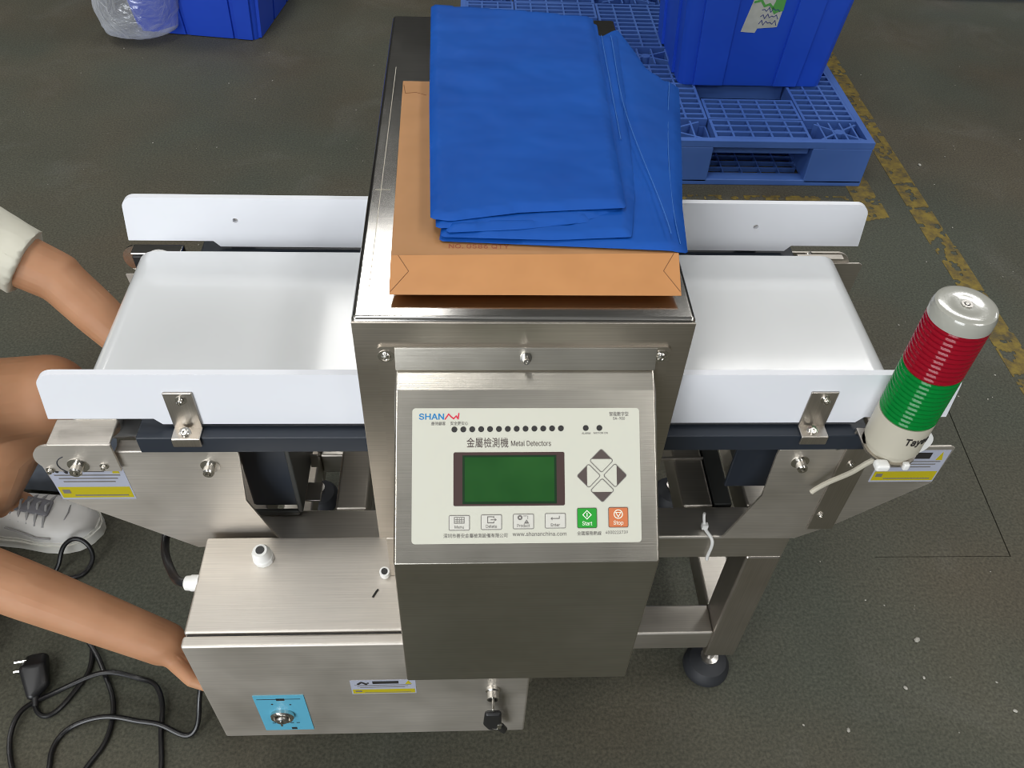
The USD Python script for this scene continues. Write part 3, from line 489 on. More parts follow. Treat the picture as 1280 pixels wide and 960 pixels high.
# function keys
keys = []
for i in range(4):
    ku = -0.0218 + i * 0.0369; kv = 0.0376 + i * 0.0005
    fr = rrect(ku, ku + 0.0240, kv, kv + 0.0172, 0.0015)
    obj('function_key', cat(flat(fr.difference(fr.buffer(-0.0007)), H0, H0 + 0.0006), flat(fr.buffer(-0.0007), H0, H0 + 0.0002)), 'ink', cb, smooth=False) if False else None
    obj('function_key', flat(fr.buffer(-0.0006), H0, H0 + 0.0005), 'key_face', cb, smooth=False)
    obj('key_outline', flat(fr.difference(fr.buffer(-0.0007)), H0, H0 + 0.0006), 'ink_grey', cb, smooth=False)
    keys.append((ku, kv))
HK = H0 + 0.0005
for (ku, kv, m_, word, nm) in ((0.1262, 0.0390, 'btn_green', 'Start', 'start_button'), (0.1626, 0.0395, 'btn_orange', 'Stop', 'stop_button')):
    obj(nm, flat(rrect(ku, ku + 0.0230, kv, kv + 0.0231, 0.0018), H0, H0 + 0.0006), m_, cb, smooth=False, label=('green square start button' if 'start' in nm else 'orange square stop button'))
    obj('button_outline', flat(rrect(ku, ku + 0.0230, kv, kv + 0.0231, 0.0018).difference(rrect(ku + .0005, ku + 0.0225, kv + .0005, kv + 0.0226, 0.0014)), H0, H0 + 0.0008), 'ink_brown', cb, smooth=False)
    cu, cv = ku + 0.0115, kv + 0.0152
    if word == 'Start':
        dm = Polygon([(cu, cv + .0055), (cu + .0055, cv), (cu, cv - .0055), (cu - .0055, cv)])
        ic = [dm.difference(dm.buffer(-0.0009)), shapely.box(cu - .0005, cv - .0024, cu + .0005, cv + .0024)]
    else:
        ci = Point(cu, cv).buffer(.0053); tr = Polygon([(cu - .0036, cv + .0024), (cu + .0036, cv + .0024), (cu, cv - .0040)])
        ic = [ci.difference(ci.buffer(-.0009)), tr.difference(tr.buffer(-.0008))]
    obj('button_print', [flat(q, H0 + 0.0006, H0 + 0.0009) for q in ic] + [on(latin_mesh(word, 0.0115 * S, 0.0046 * S), (ku + 0.0058, kv + 0.0032, H0 + 0.0006))], 'ink_white', cb, smooth=False)
# key icons and words
ic = []
k0, k1, k2, k3 = keys
def kb(k, a, b, c, d): return shapely.box(k[0] + a, k[1] + b, k[0] + c, k[1] + d)
book = kb(k0, .006, .0078, .0180, .0152)
ic.append(flat(book.difference(unary_union([kb(k0, .0068, .0086, .0091, .0146), kb(k0, .0097, .0086, .0117, .0146), kb(k0, .0123, .0086, .0143, .0146), kb(k0, .0149, .0086, .0172, .0146)])), HK, HK + .0003))
ic.append(flat(unary_union([kb(k0, .0070, .0100, .0170, .0104), kb(k0, .0070, .0120, .0170, .0124)]), HK, HK + .0003))
ex = kb(k1, .0072, .0074, .0152, .0152); ic.append(flat(unary_union([ex.difference(ex.buffer(-.0009)).difference(kb(k1, .0135, .0095, .0165, .0132)), kb(k1, .0112, .0109, .0165, .0117), Polygon([(k1[0] + .0158, k1[1] + .0096), (k1[0] + .0182, k1[1] + .0113), (k1[0] + .0158, k1[1] + .0130)])]), HK, HK + .0003))
ci = Point(k2[0] + .0080, k2[1] + .0130).buffer(.0028); tri = Polygon([(k2[0] + .0125, k2[1] + .0062), (k2[0] + .0185, k2[1] + .0062), (k2[0] + .0155, k2[1] + .0108)])
ic.append(flat(unary_union([ci.difference(Point(k2[0] + .0080, k2[1] + .0130).buffer(.0011)), tri.difference(kb(k2, .0152, .0072, .0158, .0095)), kb(k2, .0120, .0146, .0160, .0151), kb(k2, .0168, .0112, .0173, .0150)]), HK, HK + .0003))
ic.append(flat(unary_union([kb(k3, .0085, .0107, .0170, .0116), kb(k3, .0162, .0107, .0170, .0142), Polygon([(k3[0] + .0085, k3[1] + .0092), (k3[0] + .0065, k3[1] + .0112), (k3[0] + .0085, k3[1] + .0131)])]), HK, HK + .0003))
for q in (cat(ic[0], ic[1]), ic[2], ic[3], ic[4]): obj('key_icon', q, 'ink_grey', cb, smooth=False)
wd = [on(latin_mesh(w, ww * S, 0.0034 * S), (k[0] + (0.024 - ww) / 2, k[1] + 0.0022, HK)) for k, w, ww in ((k0, 'Menu', .0105), (k1, 'Delete', .0125), (k2, 'Product', .0145), (k3, 'Enter', .0105))]
for q in wd: obj('key_word', q, 'ink_grey', cb, smooth=False)
# printed lettering of the overlay
obj('title_lettering', [on(cjk_mesh('金屬檢測機', 0.0490 * S, 0.0112 * S), (-0.0016, 0.1334, H0)), on(latin_mesh('Metal Detectors', 0.0465 * S, 0.0060 * S), (0.0502, 0.1340, H0))], 'ink_brown', cb, smooth=False)
lg = on(latin_mesh('SHAN', 0.0290 * S, 0.0066 * S, bold=True), (-0.0565, 0.1650, H0))
obj('logo_lettering', lg, 'ink_blue', cb, smooth=False)
lu, lv = -0.0262, 0.1650
zig = LineString([(lu, lv + .0004), (lu + .0040, lv + .0062), (lu + .0072, lv + .0028), (lu + .0098, lv + .0008), (lu + .0128, lv + .0040), (lu + .0150, lv + .0006), (lu + .0158, lv + .0068)]).buffer(.00075)
obj('logo_mark', flat(zig, H0, H0 + .0003), 'ink_red', cb, smooth=False, label='red zigzag letters of the logo')
small = [on(cjk_mesh('善待顧客', 0.0170 * S, 0.0042 * S), (-0.0425, 0.1585, H0)), on(cjk_mesh('安全更安心', 0.0210 * S, 0.0042 * S), (-0.0205, 0.1588, H0)),
         on(cjk_mesh('智能數字型', 0.0232 * S, 0.0050 * S), (0.1654, 0.1690, H0)), on(latin_mesh('SA-980', 0.0140 * S, 0.0032 * S), (0.1700, 0.1642, H0)),
         on(latin_mesh('ALARM', 0.0100 * S, 0.0021 * S), (0.1330, 0.1474, H0)), on(latin_mesh('MOTOR ON', 0.0165 * S, 0.0021 * S), (0.1470, 0.1477, H0)),
         on(cjk_mesh('深圳市善安金屬檢測設備有限公司', 0.0740 * S, 0.0048 * S), (-0.0280, 0.0296, H0)),
         on(latin_mesh('www.shananchina.com', 0.0620 * S, 0.0044 * S), (0.0515, 0.0307, H0)),
         on(cjk_mesh('全國服務熱線', 0.0285 * S, 0.0046 * S), (0.1258, 0.0312, H0)), on(latin_mesh('4000222739', 0.0260 * S, 0.0034 * S), (0.1590, 0.0322, H0))]
for q in small: obj('small_lettering', q, 'ink_grey', cb, smooth=False)

# ---------------- conveyor: belt, rollers, bed, side profiles, rails
BX0, BX1, BT, BR = -0.515, 0.600, 0.765, 0.031
by0, by1 = 0.757, 1.083
loop = []
for a in np.linspace(90, 270, 17): loop.append((BX0 + BR + BR * math.cos(math.radians(a)), BT - BR + BR * math.sin(math.radians(a))))
for a in np.linspace(-90, 90, 17): loop.append((BX1 - BR + BR * math.cos(math.radians(a)), BT - BR + BR * math.sin(math.radians(a))))
ring = Polygon(loop)
obj('conveyor_belt', plate_xz(ring.difference(ring.buffer(-0.003)), by0, by1), 'belt', mc, smooth=35)
obj('slider_bed', box(BX0 + 0.055, BX1 - 0.055, by0 + .004, by1 - .004, BT - 0.0075, BT - 0.0045), 'zinc', mc)
for x in (BX0 + BR, BX1 - BR):
    obj('end_roller', cat(cyl((x, by0 - .002, BT - BR), (x, by1 + .002, BT - BR), BR - 0.0034, 28), cyl((x, 0.716, BT - BR), (x, my(0.716), BT - BR), 0.009, 16)), 'chrome', mc)
for s in (0, 1):
    f = (lambda a, b: (a, b)) if s == 0 else (lambda a, b: (my(b), my(a)))
    pr = [rbox(-0.42, 0.532, *f(0.7125, 0.746), 0.726, 0.755, 0.0015)]
    obj('side_profile', pr, 'profile', mc)
def rail_poly(far):
    q = Polygon([(-0.527, 0.772), (-0.397, 0.772), (-0.388, 0.7615), (0.514, 0.7615), (0.523, 0.772), (0.634, 0.772), (0.627, 0.8515), (-0.517, 0.8515)])
    q = q.buffer(-0.001).buffer(0.001)
    tl = shapely.box(-0.54, 0.83, -0.49, 0.86).union(shapely.box(0.595, 0.83, 0.65, 0.86))
    rd = q.buffer(-0.021, join_style=1).buffer(0.021, quad_segs=8)
    return q.difference(tl).union(rd.intersection(tl)).buffer(0)
RP = rail_poly(False)
def rail(y0, y1):
    return plate_xz(RP, y0, y1)
gr_ = obj('guide_rail', rail(0.7305, 0.7395), 'rail', mc, smooth=False, label='near white plastic guide rail with rounded ends')
rp2 = RP.difference(Point(-0.3559, 0.8109).buffer(0.0042)).difference(Point(0.4562, 0.8081).buffer(0.0042))
m = plate_xz(rp2, my(0.7395), my(0.7305))
obj('guide_rail', m, 'rail', mc, smooth=False, label='far white plastic guide rail with two screw holes')
for x, z in ((-0.3559, 0.8109), (0.4562, 0.8081)):
    obj('rail_bolt', cat(cyl((x, my(0.7345), z), (x, my(0.722), z), 0.0040, 14)), 'zinc', mc)

for sgn, xa in ((-1, -0.356), (1, 0.455)):
    for s in (0, 1):
        f = (lambda y: y) if s == 0 else my
        gb = group_of('rail_bracket', mc)
        lo = (lambda a, b: (min(f(a), f(b)), max(f(a), f(b))))
        pl = rbox(xa - 0.0180, xa + 0.0180, *lo(0.7270, 0.7302), 0.7555, 0.822, 0.0012)
        fo = rbox(xa - 0.0180, xa + 0.0180, *lo(0.7080, 0.7300), 0.7553, 0.7585, 0.0012)
        lip = rbox(xa - 0.0180, xa + 0.0180, *lo(0.7075, 0.7105), 0.7430, 0.7580, 0.0012)
        obj('strap', cat(pl, fo, lip), 'steel_v', gb)
        if s == 0:
            obj('bolt', bolt((xa + 0.003, 0.7270, 0.8105), FRONT, 0.0036, 0.007), 'chrome', gb)
            obj('bolt', bolt((xa - 0.002, 0.7180, 0.7583), (0, -0.5, 0.86), 0.0040, 0.006), 'chrome', gb)

# ---------------- side plates (wings) and roller brackets
left = Polygon([(-0.4585, 0.7185), (-0.3005, 0.7185), (-0.3000, 0.7100), (-0.3094, 0.6110), (-0.2760, 0.5045), (-0.4000, 0.4955), (-0.5535, 0.6165), (-0.5590, 0.690), (-0.4585, 0.690)])
right = Polygon([(0.4200, 0.7060), (0.4210, 0.7170), (0.5005, 0.7170), (0.5100, 0.7200), (0.6580, 0.7235), (0.6640, 0.7200), (0.6610, 0.6420), (0.5500, 0.5372), (0.5005, 0.5035), (0.3880, 0.5060), (0.4230, 0.6138)])
for s in (0, 1):
    f = (lambda a, b: (a, b)) if s == 0 else (lambda a, b: (my(b), my(a)))
    for nm, P, fx in (('left', left, (-0.4585, -0.3005)), ('right', right, (0.4215, 0.5005))):
        fl_ = rbox(fx[0], fx[1], *f(0.7195, 0.741), 0.7150, 0.7195, 0.0022, 12)
        obj('side_plate', cat(plate_xz(P, *f(0.7195, 0.7225)), fl_), 'steel', mc, smooth=25, label=('near' if s == 0 else 'far') + ' ' + nm + ' steel side plate under the belt end')
    # adjusting bracket of the left roller: front cheek with a round end and a folded top
    ck = unary_union([shapely.box(-0.533, 0.690, -0.4545, 0.7425), Point(-0.5310, 0.7163).buffer(0.0262, quad_segs=10)])
    tp = rbox(-0.5345, -0.4555, *f(0.7112, 0.756 if s == 0 else 0.735), 0.7390, 0.7432, 0.0020, 12)
    obj('roller_bracket', cat(plate_xz(ck, *f(0.7110, 0.7145)), tp), 'steel_head' if s else 'steel', mc, smooth=25)
    ck = unary_union([shapely.box(0.520, 0.690, 0.617, 0.7425), Point(0.616, 0.7163).buffer(0.0262, quad_segs=10)])
    if s: obj('bearing_block', cat(rbox(-0.512, -0.424, 1.0860, 1.0890, 0.700, 0.7370, 0.002), rbox(0.533, 0.600, 1.0860, 1.0890, 0.700, 0.7370, 0.002)) if False else rbox(-0.53, -0.424, 1.0980, 1.1040, 0.690, 0.7425, 0.002), 'black', mc); obj('roller_end_cap', cyl((BX0 + BR, 1.084, BT - BR), (BX0 + BR, 1.097, BT - BR), 0.0235, 28), 'white_plastic', mc)
    tp = rbox(0.545, 0.622, *f(0.7225, 0.756 if s == 0 else 0.735), 0.7400, 0.7430, 0.0014)
    obj('roller_bracket', cat(plate_xz(ck, *f(0.7150, 0.7190)), tp) if s else cat(tp), 'steel', mc, smooth=25)
for (x, y, z, rr, hh) in ((-0.506, 0.711, 0.703, 0.0072, 0.014), (-0.5442, 0.711, 0.694, 0.003, 0.006), (-0.4733, 0.711, 0.7015, 0.003, 0.006), (-0.3416, 0.7195, 0.690, 0.0068, 0.015), (0.4562, 0.7195, 0.692, 0.0066, 0.015)):
    obj('bolt', bolt((x, y, z), FRONT, rr, hh), 'chrome', mc)
arc = [( -0.5085 + 0.0235 * math.cos(a), 0.7105, 0.7040 + 0.0190 * math.sin(a)) for a in np.linspace(math.radians(120), math.radians(230), 12)]
obj('scribed_arc', tube(arc, 0.0006, 6), 'profile', mc)
obj('roller_end_cap', cyl((0.598, 0.716, 0.735), (0.598, 0.756, 0.735), 0.0262, 28), 'white_plastic', mc)

def sticker(x0, x1, z0, z1, y, slant=0.0, parent=mc):
    g_ = group_of('warning_sticker', parent)
    w, h = x1 - x0, z1 - z0
    B = lambda a, b, c, d: shapely.affinity.skew(shapely.box(x0 + a * w, z0 + b * h, x0 + c * w, z0 + d * h), xs=0)
    def pl(q, t): return plate_xz(q, y - t, y)
    obj('backing', pl(B(0, 0, 1, 1), 0.0005), 'lavender', g_, smooth=False)
    obj('yellow_band', pl(B(0.02, 0.05, 0.98, 0.34), 0.0007), 'yellow', g_, smooth=False)
    tri = Polygon([(x0 + .84 * w, z0 + .70 * h), (x0 + .94 * w, z0 + .70 * h), (x0 + .89 * w, z0 + .96 * h)])
    obj('warning_triangle', pl(tri, 0.0007), 'yellow', g_, smooth=False)
    mk = [pl(B(.34, .74, .74, .93), .0007)]
    cu, cv = x0 + .17 * w, z0 + .80 * h
    mk.append(pl(LineString([(cu - .05 * w, cv - .06 * h), (cu, cv + .06 * h), (cu + .05 * w, cv - .02 * h), (cu + .07 * w, cv - .08 * h)]).buffer(.022 * w), .0007))
    mk.append(pl(Point(cu + .10 * w, cv).buffer(.02 * w), .0007))
    obj('sticker_marks', mk, 'ink', g_, smooth=False)
    ln = [pl(B(.06 + .04 * i, .64 - .085 * i, .93 - .05 * i, .67 - .085 * i), .0007) for i in range(3)] + [pl(B(.06, .17, .16, .27), .0009), pl(B(.2, .10, .92, .13), .0009)]
    obj('small_print', ln, 'ink_grey', g_, smooth=False)
sticker(-0.5560, -0.4570, 0.6180, 0.7000, 0.7195)
sticker(0.5680, 0.6610, 0.6460, 0.7160, 0.7195)

# ---------------- floor frame of square tube
def tubebox(x0, x1, y0, y1, z0, z1): return rbox(x0, x1, y0, y1, z0, z1, 0.0045, 14)
T = 0.0578
LXL, LXR = -0.365, 0.4413
yF, yR = 0.7231, 1.136
zt0, zt1, zl0, zl1 = 0.4446, 0.5030, 0.1368, 0.1952
for y in (yF, yR):
    obj('frame_beam', tubebox(LXL, LXR + T, y, y + T, zt0, zt1), 'steel_tube', mc, smooth=40)
    obj('frame_rail', tubebox(LXL + T, LXR, y, y + T, zl0, zl1), 'steel_tube', mc, smooth=40)
    for x in (LXL, LXR):
        obj('leg', tubebox(x, x + T, y, y + T, 0.105, zt0), 'steel_v', mc, smooth=40)
        cx, cy = x + T / 2, y + T / 2
        ft = group_of('levelling_foot', mc)
        obj('foot_pad', lathe([(0, 0.0), (0.043, 0.0), (0.0450, 0.005), (0.0440, 0.017), (0.036, 0.030), (0.017, 0.040), (0, 0.040)], 36, (cx, cy, 0)), 'rubber', ft)
        obj('foot_stem', cat(lathe([(0, 0.038), (0.016, 0.038), (0.017, 0.047), (0.008, 0.049), (0.008, 0.112), (0, 0.112)], 24, (cx, cy, 0)), trimesh.creation.cylinder(0.014, 0.012, sections=6, transform=trimesh.transformations.translation_matrix((cx, cy, 0.096)))), 'zinc', ft)
for x in (LXL, LXR):
    obj('frame_beam', tubebox(x, x + T, yF + T, yR, zt0, zt1), 'steel_tube', mc, smooth=40)
    obj('frame_rail', tubebox(x, x + T, yF + T, yR, zl0, zl1), 'steel_tube', mc, smooth=40)
for xa in (0.339, -0.205):
    obj('frame_beam', tubebox(xa, xa + 0.049, yF + T, yR, zt0, zt1), 'steel_tube', mc, smooth=40)
obj('belt_support', rbox(0.3905, 0.4190, 0.785, 1.10, 0.440, 0.5030, 0.002), 'steel_dark', mc)
obj('cross_plate', rbox(0.318, 0.389, 0.8750, 0.8790, 0.500, 0.5065, 0.001), 'steel_v', mc)
obj('cross_plate', rbox(-0.166, -0.131, 0.880, 0.884, 0.56, 0.68, 0.001), 'steel', mc)
obj('cross_plate', rbox(-0.235, -0.120, 0.985, 0.990, 0.56, 0.690, 0.001), 'steel', mc)
# drive motors under the belt
mo = group_of('drive_motor', mc)
obj('motor_body', cyl((0.452, 0.790, 0.610), (0.452, 1.05, 0.610), 0.052, 30), 'steel_dark', mo)
obj('motor_plate', rbox(0.395, 0.510, 0.784, 0.790, 0.55, 0.70, 0.002), 'profile', mo)
mo = group_of('drive_motor', mc, label='dark square gear motor under the left belt end')
obj('motor_body', rbox(-0.325, -0.255, 0.775, 0.96, 0.520, 0.655, 0.005), 'profile', mo)
obj('motor_plate', cat(rbox(-0.258, -0.2505, 0.770, 0.965, 0.51, 0.660, 0.002), rbox(-0.325, -0.256, 0.768, 0.775, 0.505, 0.515, 0.002)), 'steel_dark', mo)
obj('angle_clip', rbox(-0.252, -0.228, 0.795, 0.83, 0.503, 0.507, 0.001), 'zinc', mc)
obj('angle_clip', rbox(-0.252, -0.238, 0.865, 0.868, 0.50, 0.53, 0.001), 'zinc', mc)
# cable tie round the right end of the front beam
ty = [(0.3640, 0.7370, 0.5075), (0.3690, 0.727, 0.506), (0.3740, 0.7200, 0.500), (0.3765, 0.7195, 0.472), (0.3775, 0.7205, 0.444)]
obj('cable_tie', cat(tube(spline(ty, 24), 0.0026, 8), rbox(0.3585, 0.3680, 0.733, 0.741, 0.508, 0.518, 0.001), tube(spline([(0.3630, 0.738, 0.515), (0.3600, 0.741, 0.528), (0.3590, 0.743, 0.538)], 10), 0.0022, 8)), 'white_plastic', mc, label='pale cable tie round the front beam')

# ---------------- electrical cabinet
cab = group_of('electrical_cabinet', mc)
qx0, qx1, qz0, qz1 = -0.377, 0.0888, 0.2390, 0.5365
obj('cabinet_body', rbox(qx0, qx1, 0.5585, 0.7090, qz0 + .002, qz1, 0.0036, 14), 'steel', cab, smooth=40)
obj('cabinet_door', rbox(qx0, qx1, 0.5386, 0.5552, qz0, qz1, 0.0036, 14), 'steel', cab, smooth=40)
obj('door_gasket', box(qx0 + .004, qx1 - .004, 0.555, 0.5588, qz0 + .006, qz1 - .006), 'black', cab, smooth=False)
obj('door_hinge', cat(cyl((qx1 + .003, 0.556, 0.425), (qx1 + .003, 0.556, 0.385), 0.004, 14)), 'zinc', cab)
gl = group_of('top_gland', mc, label='white cable gland on top of the electrical cabinet')
gx, gy = -0.2895, 0.672
obj('gland_body', lathe([(0, 0), (0.0145, 0), (0.0145, 0.009), (0.0132, 0.011), (0.0132, 0.019), (0.0100, 0.026), (0.0, 0.026)], 12, (gx, gy, qz1), (-0.05, -0.1, 1)), 'white_plastic', gl)
obj('gland_hole', cyl((gx - .001, gy - .002, qz1 + .0250), (gx - .0011, gy - .0023, qz1 + .0266), 0.0062, 16), 'black', gl)
gl = group_of('side_gland', mc, label='white cable gland on the left side of the cabinet')
obj('gland_body', lathe([(0, -.002), (0.0115, -.002), (0.0115, 0.009), (0.0105, 0.011), (0.0100, 0.017), (0.007, 0.019), (0.0, 0.019)], 12, (qx0, 0.640, 0.527), (-1, 0, 0)), 'white_plastic', gl)
mcb = spline([(-0.392, 0.640, 0.527), (-0.408, 0.648, 0.520), (-0.425, 0.670, 0.506), (-0.446, 0.708, 0.496), (-0.455, 0.742, 0.490), (-0.445, 0.760, 0.530), (-0.43, 0.77, 0.60)], 40)
obj('motor_cable', tube(mcb, 0.0062, 12), 'cable', mc, label='short black cable from the cabinet to the motor')
# rotary power switch on a cyan plate
sw = group_of('power_switch', mc, label='cyan plate with round metal power switch on the cabinet door')
SX0, SX1, SZ0, SZ1, SY = -0.3105, -0.2375, 0.2640, 0.3860, 0.5386
obj('switch_plate', plate_xz(rrect(SX0, SX1, SZ0, SZ1, .001), SY - .0012, SY), 'cyan', sw, smooth=False)
scx, scz = -0.2765, 0.3220
obj('switch_ring', lathe([(0.0095, 0), (0.0175, 0), (0.0175, 0.005), (0.0160, 0.0075), (0.0125, 0.0075), (0.0115, 0.003), (0.0095, 0.003)], 30, (scx, SY - .0012, scz), FRONT), 'chrome', sw)
obj('switch_knob', lathe([(0, 0), (0.0095, 0), (0.0095, 0.010), (0.0080, 0.012), (0, 0.012)], 24, (scx, SY - .0012, scz), FRONT), 'zinc', sw)
obj('knob_bar', rbox(scx - .0015, scx + .0015, SY - .0165, SY - .012, scz - .008, scz + .008, .0008), 'zinc', sw)
mk = [plate_xz(shapely.box(SX0 + .004, SZ1 - .012, SX1 - .006, SZ1 - .0105), SY - .0015, SY), plate_xz(shapely.box(SX0 + .032, SZ1 - .016, SX0 + .044, SZ1 - .009), SY - .0015, SY), plate_xz(shapely.box(SX0 + .040, SZ0 + .003, SX0 + .048, SZ0 + .010), SY - .0015, SY),
      plate_xz(Point(scx - .010, scz + .036).buffer(.0016), SY - .0015, SY), plate_xz(Point(scx + .016, scz + .034).buffer(.0016), SY - .0015, SY)]
for k_ in range(5): mk.append(plate_xz(shapely.box(scx - .020 + k_ * .009, scz - .032, scx - .015 + k_ * .009, scz - .030), SY - .0015, SY))
for q in mk: obj('plate_print', q, 'ink', sw, smooth=False)
sticker(-0.1670, -0.0745, 0.3860, 0.4300, 0.5386)
# cam lock of the door
obj('door_lock', lathe([(0, 0), (0.0105, 0), (0.0105, 0.004), (0.0088, 0.006), (0.0088, 0.016), (0.0065, 0.017), (0, 0.017)], 24, (0.0362, 0.5386, 0.3930), FRONT), 'chrome', mc, label='round chrome cam lock of the cabinet door')

# ---------------- signal tower on its strip
st = group_of('signal_tower', mc, label='stack light with red and green lenses at the right end')
TX, TY = 0.5455, 0.690
RT0 = 0.0345
obj('support_strip', cat(rbox(0.5110, 0.5500, 0.7155, 0.7190, 0.5330, 0.7640, 0.0012), rbox(0.5110, 0.5500, 0.690, 0.7190, 0.7610, 0.7645, 0.0012), cyl((TX, TY, 0.7610), (TX, TY, 0.7645), RT0, 40)), 'steel_v', st)
for z, x in ((0.6905, 0.527), (0.5700, 0.521)):
    obj('bolt', bolt((x, 0.7155, z), FRONT, 0.0032, 0.004), 'chrome', st)
RT = 0.0352
z0, z1, z2, z3, z4 = 0.7645, 0.8300, 0.9090, 0.9850, 1.0045
obj('tower_base', lathe([(0, 0), (RT * .86, 0), (RT * .92, 0.010), (RT, 0.012), (RT, z1 - z0), (0, z1 - z0)], 48, (TX, TY, z0)), 'beige', st)
def lens(za, zb_, nr):
    pts = [(RT * .80, za)]
    for i in range(nr):
        h = (zb_ - za) / nr; b = za + i * h
        pts += [(RT * .970, b + .0002), (RT * 1.005, b + h * .35), (RT * 1.005, b + h * .60), (RT * .970, b + h * .97)]
    pts += [(RT * .80, zb_)]
    return lathe([(p_, q - z0) for p_, q in pts] + [(RT * .80, za - z0)], 56, (TX, TY, z0))
obj('green_lens', lens(z1, z2, 11), 'lens_green', st, smooth=20)
obj('red_lens', lens(z2, z3, 11), 'lens_red', st, smooth=20)
obj('lamp_core', cyl((TX, TY, z1), (TX, TY, z3), RT * .35, 24), 'core', st)
obj('tower_cap', lathe([(0, z3), (RT * 1.01, z3), (RT * 1.01, z4 - .008), (RT * .95, z4 - .002), (RT * .82, z4), (RT * .45, z4 - .0012), (0.007, z4 - .0012), (0, z4 - .0012)], 48, (TX, TY, 0)), 'cap', st)
obj('cap_screw', cat(lathe([(0.0035, 0), (0.0062, 0), (0.0062, 0.0014), (0.0035, 0.0014)], 20, (TX, TY, z4 - .0012)), lathe([(0, 0), (.0028, 0), (.0024, .0018), (0, .0018)], 14, (TX, TY, z4 - .0012))), 'zinc', st)
lt = latin_mesh('Tayee', 0.034, 0.0115, bold=True); pv = lt.vertices.copy()
ang = -math.radians(104) + pv[:, 0] / RT; rr = RT + 0.0006 + pv[:, 2]
lt.vertices = np.c_[TX + rr * np.cos(ang), TY + rr * np.sin(ang), z0 + 0.040 + pv[:, 1]]
obj('base_lettering', lt, 'ink', st, smooth=False)
obj('lamp_wire', tube(spline([(TX - .020, TY - .020, 0.760), (TX - .028, TY - .014, 0.742), (TX - .034, TY - .006, 0.715), (TX - .044, TY + .010, 0.675), (TX - .062, TY + .016, 0.640)], 30), 0.0036, 8), 'beige', st)
obj('base_clip', cat(rbox(TX - .030, TX - .012, TY - .040, TY - .026, 0.757, 0.768, .003), rbox(TX + .006, TX + .014, TY - .038, TY - .030, .757, .768, .002)), 'white_plastic', st)

# ------------------------------------------------------------------ keys in the lock
kk = thing('key_bunch', 'black-headed key with its spare hanging from the cabinet door lock', 'key')
obj('key_blade', cat(rbox(0.0345, 0.0380, 0.506, 0.522, 0.389, 0.397, .0008)), 'chrome', kk)
obj('key_head', hull([(0.0285, 0.507, 0.382), (0.0440, 0.507, 0.382), (0.0270, 0.5085, 0.345), (0.0450, 0.5085, 0.345), (0.0330, 0.5085, 0.331), (0.043, 0.5085, 0.329)], 0.0045, 10), 'black', kk)
obj('key_ring', tube([(0.0415 + 0.008 * math.cos(a), 0.5075 + .004 * math.sin(a), 0.342 + 0.008 * math.sin(a)) for a in np.linspace(0, 2 * math.pi, 28)], 0.0009, 8), 'chrome', kk)
obj('spare_key', cat(hull([(0.0380, 0.5125, 0.330), (0.0500, 0.5125, 0.326), (0.0440, 0.5225, 0.296), (0.0565, 0.5225, 0.288), (0.0550, 0.523, 0.278)], 0.0040, 10)), 'black', kk)
obj('key_tag', rbox(0.0430, 0.0490, 0.503, 0.505, 0.335, 0.350, .0008), 'chrome', kk)

# ------------------------------------------------------------------ kraft carton on the head
kc = thing('kraft_carton', 'flat brown kraft card box with a sloping front lying on the steel detector head', 'cardboard box')
zc = 0.9648
V = {'a': (-0.0870, 0.7600, zc), 'b': (0.2440, 0.7610, zc), 'c': (0.2460, 1.205, zc), 'd': (-0.0955, 1.205, zc), 'e': (-0.0866, 0.7850, 0.9895), 'f': (0.2453, 0.7930, 0.9895), 'g': (0.2470, 1.202, 0.9895), 'h': (-0.0945, 1.202, 0.9895)}
obj('carton_body', hull(list(V.values()), 0.0012, 8), 'kraft', kc)
A, B_ = np.array((-0.0868, 0.7400, 0.9735)), np.array((0.2420, 0.7410, 0.9735)); E_, F_ = (np.array(V[q]) for q in 'ef')
nf = np.cross(B_ - A, E_ - A); nf /= np.linalg.norm(nf); nf = nf if nf[1] < 0 else -nf
def q2(P, t=0.0016): return P + nf * t
def onf(a, b, t=0.0022): return (A + (B_ - A) * a) * (1 - b) + (E_ + (F_ - E_) * a) * b + nf * t
fv = [onf(-.002, -.06, .0018), onf(1.002, -.06, .0018), onf(1.002, 1.0, .0018), onf(-.002, 1.0, .0018)]
obj('front_flap', hull(fv, 0.0005, 6), 'kraft_front', kc)
cr = []
for a, b in (((.0, .0), (.060, .56)), ((.060, .56), (.022, 1.0)), ((1.0, .03), (.945, .55)), ((.945, .55), (.985, 1.0)), ((0.06, .58), (.945, .57))):
    if a[0] == 0.06 and b[0] == .945: continue
    cr.append(tube([onf(*a), (onf(*a) + onf(*b)) / 2, onf(*b)], 0.0005, 6))
zt_ = 0.9908
cr += [tube([(-0.0900, 1.165, zt_), (-0.075, 1.168, zt_ ), (-0.060, 1.160, zt_)], 0.0005, 6), tube([(-0.0935, 1.19, zt_), (-0.0915, 1.175, zt_), (-0.0900, 1.165, zt_)], 0.0005, 6)]
for q in cr: obj('crease', q, 'kraft_line', kc, smooth=False)
pr_ = latin_mesh('NO. 0586 QTY', 0.070, 0.0075, depth=0.0003); pr_.apply_translation((-0.022, 0.800, 0.9907)); obj('red_print', pr_, 'kraft_print', kc, smooth=False)

